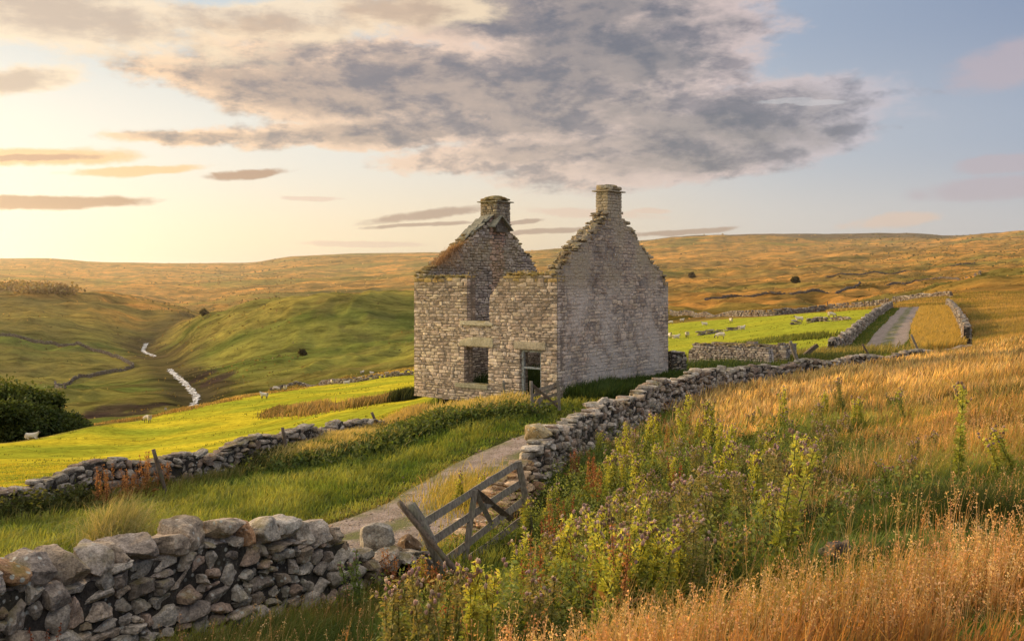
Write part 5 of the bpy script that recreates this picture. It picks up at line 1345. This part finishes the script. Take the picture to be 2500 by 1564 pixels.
def placeT(k, p, rz, sc):
    if not usedT[k]: o = protoT[k]; usedT[k] = True
    else: o = copy_tree(protoT[k])
    o.location = p; o.rotation_euler = (random.gauss(0, .15), random.gauss(.05, .15), rz); o.scale = (sc, sc, sc * random.uniform(.8, 1.15))
    tag(o, 'leafy green thistle with small faded pink flower heads standing in the rough grass', 'thistle', 'thistles in the rough grass'); return o
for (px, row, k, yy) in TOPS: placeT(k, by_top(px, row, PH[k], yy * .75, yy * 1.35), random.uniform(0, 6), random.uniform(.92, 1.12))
cnt = 0
while cnt < 110:
    px = 1000 + 1200 * random.random() ** 1.4; Y = random.uniform(7, 23) 
    x = (px - CX) / F * Y
    A_ = np.array([px]), np.array([Y]), np.array([x])
    if zone_right(*A_)[0] < .5 or goldness(*A_)[0] > .6: continue
    if px < 1300 and HY - (float(ground(x, Y)) + .75 - EYE) / Y * F < 1380: continue
    placeT(random.choice([1, 2, 4, 5, 5, 0]), (x, Y, float(ground(x, Y))), random.uniform(0, 6), random.uniform(.5, 1.05)); cnt += 1
protoD = [make_dock(.8, True), make_dock(.7, False), make_dock(.95, False)]; DH = [.8, .7, .95]; usedD = [False] * 3
DT = [(900, 1262, 1, 12.2), (925, 1285, 1, 12), (880, 1285, 1, 11.6), (950, 1310, 0, 11.5), (1030, 1320, 1, 11), (1062, 1345, 0, 10.5), (1012, 1300, 1, 11.8), (1078, 1380, 0, 9.8), (1355, 1052, 0, 18), (1312, 1150, 2, 15.5), (1345, 1160, 0, 14.5), (1402, 1078, 0, 17), (1385, 1062, 2, 18), (1330, 1190, 2, 13.5), (1570, 930, 1, 26), (1554, 926, 1, 27), (1622, 962, 0, 24), (1590, 1082, 0, 17), (1290, 1205, 0, 13), (1250, 1290, 0, 10.5), (1660, 965, 0, 24), (1400, 1290, 2, 9.5), (1375, 1255, 0, 10.5), (1265, 1320, 2, 9.5), (1460, 1330, 2, 8.6), (100, 1440, 0, 7.0)]
def placeD(k, p, lab='rust coloured dock gone to seed among the thistles', grp='docks in the rough grass', sc=1.0):
    if not usedD[k]: o = protoD[k]; usedD[k] = True
    else: o = copy_tree(protoD[k])
    o.location = p; o.rotation_euler = (0, 0, random.uniform(0, 6)); s_ = sc * random.uniform(.9, 1.1); o.scale = (s_, s_, s_); tag(o, lab, 'dock', grp)
for (px, row, k, yy) in DT: placeD(k, by_top(px, row, DH[k], yy * .75, yy * 1.35))
for i in range(10):
    px = random.uniform(1230, 1660); Y = random.uniform(10, 25); x = (px - CX) / F * Y
    if zone_right(np.array([px]), np.array([Y]), np.array([x]))[0] < .5: continue
    placeD(random.choice([0, 2, 1]), (x, Y, float(ground(x, Y))), sc=.85)
for px, Y in [(235, 21.2), (262, 21.5), (285, 21.8), (305, 22.0), (325, 22.3), (345, 22.6), (372, 23.0), (392, 23.3), (250, 21.0), (300, 21.4), (350, 22.0)]:
    x, y = P2(px, Y); placeD(random.choice([1, 2, 1]), (x, y, float(ground(x, y))), 'orange brown dock in front of the dark left wall', 'docks against the left wall', 1.25)

# --- trees
MTL = mat_attr('tree leaves', .3, (1.3, 1.2, .5), .7, 1.2, .4)
MBK = mat_wood('bark', (.13, .10, .07), (.05, .04, .03))
def make_tree(x, y, z, h, rad, nleaf, size, c0, c1, name, lab, cat, lobes=9, trunkh=.3, flat=.8, group=None):
    root = empty(name, (0, 0, 0)); root.location = (x, y, z); tag(root, lab, cat, group)
    parts = [tube_pts([(0, 0, -.3), (0.02 * h, 0, h * trunkh), (0, 0, h * .75)], h * .035, h * .01, 7)]
    L = []
    for i in range(lobes):
        a = 2.4 * i; r = rad * (.25 + .55 * ((i * .618) % 1)); zz = h * (trunkh + .12 + (.95 - trunkh - .22) * ((i * .37 + .2) % 1)); r *= 1.15 - .6 * (zz / h)
        c_ = np.array([math.cos(a) * r, math.sin(a) * r, zz]); L.append((c_, rad * rng.uniform(.38, .58)))
        parts.append(tube_pts([(0, 0, h * trunkh * .8), c_ * np.array([.5, .5, .8]), c_], h * .014, h * .004, 5))
    V, Fa, C = join([(v, f, np.tile([(.1, .08, .06)], (len(v), 1))) for v, f in parts])
    link('trunk', np_mesh('trunk', V, [Fa], MBK, C, True), root)
    P_ = []; T_ = []
    for c_, r in L:
        m = nleaf // lobes; ncl = 22
        cd = rng.normal(size=(ncl, 3)); cd /= np.linalg.norm(cd, axis=1)[:, None]; cd[:, 2] = np.abs(cd[:, 2]) * .9 - .25
        cc = c_ + cd * r * np.array([1, 1, flat]) * rng.uniform(.65, 1.05, (ncl, 1))
        k = rng.integers(0, ncl, m); p = cc[k] + rng.normal(size=(m, 3)) * r * .20
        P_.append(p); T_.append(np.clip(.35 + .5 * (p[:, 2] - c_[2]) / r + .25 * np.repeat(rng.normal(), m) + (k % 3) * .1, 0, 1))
    P_ = np.concatenate(P_); T_ = np.concatenate(T_)
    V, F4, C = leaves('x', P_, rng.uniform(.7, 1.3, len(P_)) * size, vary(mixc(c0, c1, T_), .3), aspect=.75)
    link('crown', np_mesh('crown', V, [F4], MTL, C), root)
    return root
for i, (px, Y, top, rad, lab) in enumerate([(-5, 108, 897, 5.6, 'broad dark tree at the edge of the pasture cut by the picture edge'), (62, 112, 908, 4.4, 'tall dark tree in the middle of the group beside the pasture'), (112, 114, 918, 3.9, 'rounded dark tree with yellow lit top at the outer side of the group'), (150, 112, 978, 2.6, 'smallest low dark tree at the end of the group'), (30, 100, 950, 4.0, 'shorter dark tree in front of the group by the low tumbled wall'), (98, 104, 965, 3.4, 'low bushy tree below the lit rounded tree')]):
    x, y = P2(px, Y); z = float(ground(x, y)); ht = EYE - (top - HY) / F * Y - z
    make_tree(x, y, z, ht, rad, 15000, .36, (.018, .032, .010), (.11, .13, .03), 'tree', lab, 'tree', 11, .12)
for px, row, r, lab, y0 in [(714, 838, 3.0, 'lone round bush on the green hillside left of the house', 230), (482, 744, 4.5, 'small dark bush where the two valley slopes meet', 230), (1633, 655, 6, 'lone thorn tree on the orange moor right of the gable', 230), (1878, 668, 5, 'dark bush on the mid slope of the orange moor', 230)]:
    r *= .45; p = hit(px, row, y0); make_tree(p.x, p.y, p.z - .3, r * 1.5, r, 1600, p.y * .0022, (.05, .05, .02), (.16, .13, .05), 'thorn_bush', lab, 'bush', 6, .1)
# far wood on the left slope
P_ = []
for i in range(34):
    px = np.interp(i, [0, 33], [15, 150]) ; p = hit(px + random.uniform(-5, 5), 682 + (px - 15) * .05 + random.uniform(-3, 3), 600)
    c_ = np.array(p) + np.array([0, 0, 1.5]); P_.append(c_ + rng.normal(size=(120, 3)) * np.array([4, 8, 1.6]))
P_ = np.concatenate(P_); V, F4, C = leaves('x', P_, 2.2, vary(np.tile([(.30, .21, .09)], (len(P_), 1)), .3), aspect=.9)  # distance haze blended into the leaf colour
tag(link('woodland', np_mesh('woodland', V, [F4], MTL, C)), 'hazy belt of conifers on the far left hillside', 'woodland', kind='stuff')
# dry plants on the left gable
n = 1300; s = np.concatenate([rng.normal(LPo[3][0], .28, n // 2), rng.normal(LPo[2][0] + .1, .2, n - n // 2)]); inn = rng.uniform(.3, .6, n)
x = K[0] + U[0] * (WF - inn) + Vd[0] * s; y = K[1] + U[1] * (WF - inn) + Vd[1] * s; z = np.array([ltop(a) for a in s]) - .05
c = mixc((.30, .19, .11), (.62, .42, .27), rng.random(n))
hgt = rng.uniform(.15, .5, n)
o = blades('dead_grass', x, y, hgt, np.full(n, .018), c * .7, c, 1.1, z=z, wind=(1.1, -1.1), droop=3.0); tag(o, 'clump of dead grass hanging from the left gable top', 'dry grass', kind='stuff')
n = 500; s = rng.uniform(.2, WF - .2, n); x = K[0] + U[0] * s + Vd[0] * .2; y = K[1] + U[1] * s + Vd[1] * .2
kk = (s < tA) | (s > tB); x, y, s = x[kk], y[kk], s[kk]; z = np.array([front_top(a) for a in s])
c = mixc((.30, .26, .10), (.50, .42, .2), rng.random(len(x)))
tag(blades('wall_head_grass', x, y, rng.uniform(.06, .2, len(x)), np.full(len(x), .02), c * .7, c, .6, z=z), 'short grass growing along the front wall head', 'grass', kind='stuff')

# ------------------------------------------------------------------ timber: gates, posts
MW = mat_wood('grey timber', (.30, .26, .21), (.10, .085, .07)); MW2 = mat_wood('dark timber', (.19, .14, .10), (.06, .045, .035))
def beam(name, p0, p1, w, d, mat, parent=None, round_=False, rough=.004, top_break=False):
    p0, p1 = Vector(p0), Vector(p1); ax = p1 - p0; L = ax.length; ax.normalize()
    side = ax.cross(Vector((0, 1, 0))); 
    if side.length < .05: side = ax.cross(Vector((1, 0, 0)))
    side.normalize(); fwd = side.cross(ax); bm = bmesh.new(); segs = max(3, int(L / .15)); nn = 8 if round_ else 4; rings = []
    off = [random.uniform(0, 6) for _ in range(3)]
    for i in range(segs + 1):
        t = i / segs; r = []
        tap = 1 - .12 * t + .04 * math.sin(t * 9 + off[0])
        cpt = p0 + ax * L * t + side * rough * 1.5 * math.sin(t * 4 + off[1]) + fwd * rough * math.sin(t * 5 + off[2])
        for k in range(nn):
            a = 2 * math.pi * (k + .5) / nn; ca, sa = math.cos(a), math.sin(a)
            if not round_: ca = math.copysign(1, ca); sa = math.copysign(1, sa)
            jl = (random.uniform(-.09, .05) if top_break and i == segs else 0)
            r.append(bm.verts.new(cpt + side * ca * w / 2 * tap + fwd * sa * d / 2 * tap + Vector([random.uniform(-rough, rough) for _ in range(3)]) + ax * jl))
        rings.append(r)
    for a, b in zip(rings[:-1], rings[1:]):
        for k in range(nn): bm.faces.new((a[k], a[(k + 1) % nn], b[(k + 1) % nn], b[k]))
    bm.faces.new(rings[0][::-1]); bm.faces.new(rings[-1])
    bmesh.ops.recalc_face_normals(bm, faces=bm.faces)
    if not round_: bmesh.ops.bevel(bm, geom=[e for e in bm.edges if len(e.link_faces) == 2 and e.calc_face_angle(0) > 1.0], offset=min(w, d) * .12, segments=1)
    return bm_obj(name, bm, mat, parent, round_)
def gy(px): return 13.3 + (px - 990) / (1225 - 990) * 1.4
def ga(px, row, dy=0.0): Y = gy(px) + dy; return at(px, row, Y)
gate = empty('field_gate', (0, 0, 0)); tag(gate, 'broken grey wooden field gate hanging askew across the gap to the lane', 'gate')
for i, (a, b) in enumerate([((989, 1239), (1227, 1092)), ((1010, 1282), (1232, 1138)), ((1030, 1338), (1236, 1180)), ((1046, 1352), (1238, 1222)), ((1049, 1378), (1215, 1276))]):
    if i == 3: a = (1080, 1338)
    beam('rail', ga(*a), ga(*b), .11, .035, MW, gate)
beam('stile', ga(1223, 1088, -.03), ga(1258, 1278, -.03), .10, .055, MW, gate)
beam('stile', ga(996, 1228, -.04), ga(1048, 1382, -.04), .11, .07, MW, gate)
beam('brace', ga(1120, 1156, -.06), ga(1095, 1352, -.06), .095, .03, MW, gate)
beam('brace', ga(1122, 1158, -.05), ga(1207, 1224, -.05), .095, .03, MW2, gate)
beam('brace', ga(1122, 1158, -.07), ga(1158, 1232, -.07), .08, .03, MW, gate)
o = beam('gate_post', at(1058, 1375, 13.0), at(966, 1180, 13.0), .17, .16, MW, None, True, .012, True); tag(o, 'thick split weathered gate post leaning at the end of the tumbled wall', 'post')
o = beam('fallen_pole', at(1088, 1360, 12.7), at(941, 1184, 12.95), .085, .085, MW2, None, True, .006); tag(o, 'long dark round pole propped across the broken gate', 'pole')
g2 = empty('garden_gate', (0, 0, 0)); tag(g2, 'small collapsed wooden gate leaning by the farmhouse door', 'gate')
for a, b in [((1257, 934), (1318, 912)), ((1258, 948), (1318, 928)), ((1259, 962), (1320, 944)), ((1262, 923), (1316, 905))]:
    beam('rail', at(*a, 31.4), at(*b, 31.6), .10, .03, MW, g2)
beam('brace', at(1257, 908, 31.3), at(1318, 961, 31.5), .09, .03, MW2, g2)
beam('brace', at(1268, 958, 31.45), at(1310, 902, 31.5), .07, .03, MW, g2)
beam('stile', at(1317, 897, 31.5), at(1320, 968, 31.5), .11, .06, MW, g2)
o = beam('gate_post', at(1256.5, 978, 31.2), at(1254, 899, 31.2), .13, .12, MW, None, True); tag(o, 'upright wooden post holding the small collapsed gate', 'post')
o = beam('fence_post', at(1190, 950, 33.9), at(1188, 897, 33.9), .11, .10, MW, None, True); tag(o, 'short fence post rising from grass below the ground floor window', 'fence post')
for (b, t_, Y, wd, lab, mt_) in [((398, 1180), (361, 1060), 22.6, .10, 'tilted fence post beside orange docks at the left wall', MW2), ((686, 1120), (667, 1008), 27.0, .10, 'tilted fence post where the tall grass bank begins', MW2), ((890, 1010), (878, 972), 32.5, .11, 'short tilted post half hidden by seeding grass near the house', MW2),
                            ((1898, 900), (1865, 805), 39.5, .17, 'tall pale leaning post beside the masonry pier', MW), ((2068, 866), (2036, 812), 44, .11, 'thin dark leaning post at the foot of the far lane', MW2), ((2178, 855), (2151, 789), 44.5, .12, 'pale leaning post on the grass right of the far lane', MW)]:
    o = beam('fence_post', at(*b, Y), at(*t_, Y), wd, wd, mt_, None, True, .006); tag(o, lab, 'fence post')
o = beam('fallen_timber', at(1890, 846, 50.5), at(1930, 814, 50.5), .22, .16, MW2); tag(o, 'heavy dark fallen timber propped beside the pier', 'timber')
o = beam('fallen_timber', at(1895, 838, 50.8), at(1922, 816, 50.9), .12, .10, MW2); tag(o, 'thinner dark board lying behind the heavy fallen timber', 'timber')
o = beam('fence_rail', at(1578, 838, 46), at(1606, 842, 46), .10, .06, MW); tag(o, 'short pale rail sticking out behind the farmhouse corner', 'rail')
for k, (px, row) in enumerate([(1955, 722), (2000, 718), (2040, 716), (2052, 712), (2090, 712), (2115, 708), (2060, 714)]):
    p = hit(px, row + 14, 110); o = beam('fence_post', p, p + Vector((random.uniform(-.15, .15), 0, 1.7)), .16, .16, MW2, None, True, .005); tag(o, 'thin dark fence post standing along the far field wall', 'fence post', 'posts along the far field wall')
# barbed wire sagging over the near wall
pts_ = [at(-60 + 5 * i, 1328 - 30 * (i / 60) + 3 * math.sin(i * .2), 7.9 + .02 * i) for i in range(60)]
v, f = tube_pts([tuple(p) for p in pts_], .004, .004, 5)
o = link('barbed_wire', np_mesh('barbed_wire', v, [f], MW, np.tile([(.3, .3, .3)], (len(v), 1)))); tag(o, 'rusty barbed wire strand sagging over the near wall', 'wire')
# broken stump in the rough grass
p = by_top(1979, 1325, .3, 7, 10)
o = stone_obj('tree_stump', p + Vector((0, 0, .12)), (.26, .2, .2), .4, None, MW2, (.12, .07, .05), planes=9, rough=.12); tag(o, 'small dark rotten stump half hidden in the green hollow', 'stump')

# ------------------------------------------------------------------ sheep
mwool, nt = new_mat('fleece'); T = NT(nt); P = T.node('ShaderNodeTexCoord').outputs['Object']; n1 = T.noise(P, 14, 4, .7)
pbr(T, T.mix(n1, (.50, .42, .32), (.80, .72, .60)), 1, n1, 1, .05, 0)
mface, nt = new_mat('dark face'); T = NT(nt); pbr(T, (.10, .085, .07), .9)
def make_sheep(pose):
    lie = pose == 'lie'; graze = pose == 'graze'
    bm = bmesh.new(); sk = []; 
    def v(p, r): sk.append(r); return bm.verts.new(p)
    zc = .32 if lie else .58
    body = [v((-.42, 0, zc), (.17, .17)), v((-.2, 0, zc + .02), (.235, .225)), v((.05, 0, zc + .01), (.24, .23)), v((.28, 0, zc + .02), (.20, .20))]
    for a, b in zip(body, body[1:]): bm.edges.new((a, b))
    if graze: nk = [v((.46, 0, zc - .06), (.12, .12)), v((.58, 0, zc - .27), (.075, .075)), v((.68, 0, zc - .44), (.05, .045))]
    else: nk = [v((.42, 0, zc + .16), (.12, .12)), v((.52, 0, zc + .28), (.085, .085)), v((.68, 0, zc + .22), (.05, .045))]
    ch = [body[-1]] + nk
    for a, b in zip(ch, ch[1:]): bm.edges.new((a, b))
    for s in (-1, 1):
        e = v((nk[1].co.x - .01, s * .12, nk[1].co.z + .03), (.022, .02)); bm.edges.new((nk[1], e))
        for bx_, i in ((-.34, 0), (.26, 3)):
            if lie: a = v((bx_ + .05, s * .16, .12), (.06, .06)); b = v((bx_ + .2, s * .17, .05), (.03, .03)); bm.edges.new((body[i], a)); bm.edges.new((a, b))
            else:
                a = v((bx_, s * .10, .36), (.075, .065)); b = v((bx_ + (-.03 if i == 0 else .0), s * .10, .18), (.032, .032)); c_ = v((bx_, s * .10, .02), (.03, .03))
                bm.edges.new((body[i], a)); bm.edges.new((a, b)); bm.edges.new((b, c_))
    tl_ = v((-.58, 0, zc - .12), (.04, .04)); bm.edges.new((body[0], tl_))
    me = bpy.data.meshes.new('tmp'); bm.to_mesh(me); bm.free(); o = bpy.data.objects.new('tmp', me); col.objects.link(o)
    m_ = o.modifiers.new('s', 'SKIN'); o.modifiers.new('d', 'SUBSURF').levels = 2
    for i, r in enumerate(sk): me.skin_vertices[0].data[i].radius = r
    me.skin_vertices[0].data[1].use_root = True
    dg = bpy.context.evaluated_depsgraph_get(); m2 = bpy.data.meshes.new_from_object(o.evaluated_get(dg)); m2.name = 'sheep'
    bpy.data.objects.remove(o); bpy.data.meshes.remove(me)
    m2.materials.clear(); m2.materials.append(mwool); m2.materials.append(mface)
    for p in m2.polygons:
        c_ = p.center; p.use_smooth = True
        head = c_.x > .54; leg = c_.z < (.30 if not lie else .06) and abs(c_.y) > .04 and c_.x < .45
        p.material_index = 1 if (head or leg) else 0
    return m2
SM = {k: make_sheep(k) for k in ('graze', 'stand', 'lie')}
FLOCK = [(347, 998, 'graze', 2.6, 40, 'sheep grazing alone near the front lip of the bright pasture'), (391, 970, 'graze', 1.9, 60, 'sheep grazing on the pasture lip directly above the lone front ewe'),
 (623, 942, 'stand', 2.9, 60, 'dark faced sheep standing side on in the middle of the pasture'), (652, 924, 'graze', .2, 60, 'sheep grazing against the tumbled field wall'), (673, 923, 'stand', -1.4, 60, 'pale sheep seen end on beside the tumbled field wall'),
 (784, 908, 'stand', -1.3, 60, 'sheep standing at the tumbled wall midway to the house'), (818, 907, 'lie', .3, 60, 'sheep lying just right of the one standing at the tumbled wall'), (855, 884, 'stand', 1, 60, 'small white sheep above the tumbled wall'), (878, 883, 'lie', 2.8, 60, 'small sheep lying above the tumbled wall'),
 (75, 1037, 'lie', .2, 40, 'sheep lying near the low wall below the dark trees'),
 (1582, 800, 'stand', -1.5, 70, 'sheep half hidden behind the gable edge'), (1596, 800, 'lie', .4, 70, 'fat fleecy sheep lying next to the gable edge'), (1621, 797, 'graze', 1.6, 70, 'sheep near the end of the broken stones in the green field'),
 (1700, 801, 'graze', 2.9, 70, 'white sheep grazing side on below the broken line of stones'), (1751, 779, 'lie', .5, 70, 'sheep resting at the end of the broken line of stones'), (1886, 762, 'stand', 3.0, 90, 'sheep standing among the tumbled stones'), (1963, 751, 'graze', .1, 90, 'plump sheep standing close to the far field wall'),
 (1726, 762, 'stand', -1.5, 90, 'small sheep seen end on high in the green field'), (1583, 766, 'graze', 2.9, 90, 'tiny sheep near the top of the green field beside the gable'), (1610, 761, 'stand', .4, 90, 'tiny sheep by the far wall right of the gable'), (1663, 768, 'lie', 3, 90, 'tiny white sheep lying in the upper green field')]
for px, row, pose, rz, y0, lab in FLOCK:
    p = hit(px, row, y0, 330); o = link('sheep', SM[pose]); o.location = p + Vector((0, 0, .02)); o.rotation_euler = (0, 0, rz); o.scale = (1.15 if px < 1300 else .95,) * 3; tag(o, lab, 'sheep', 'sheep scattered over the pastures')
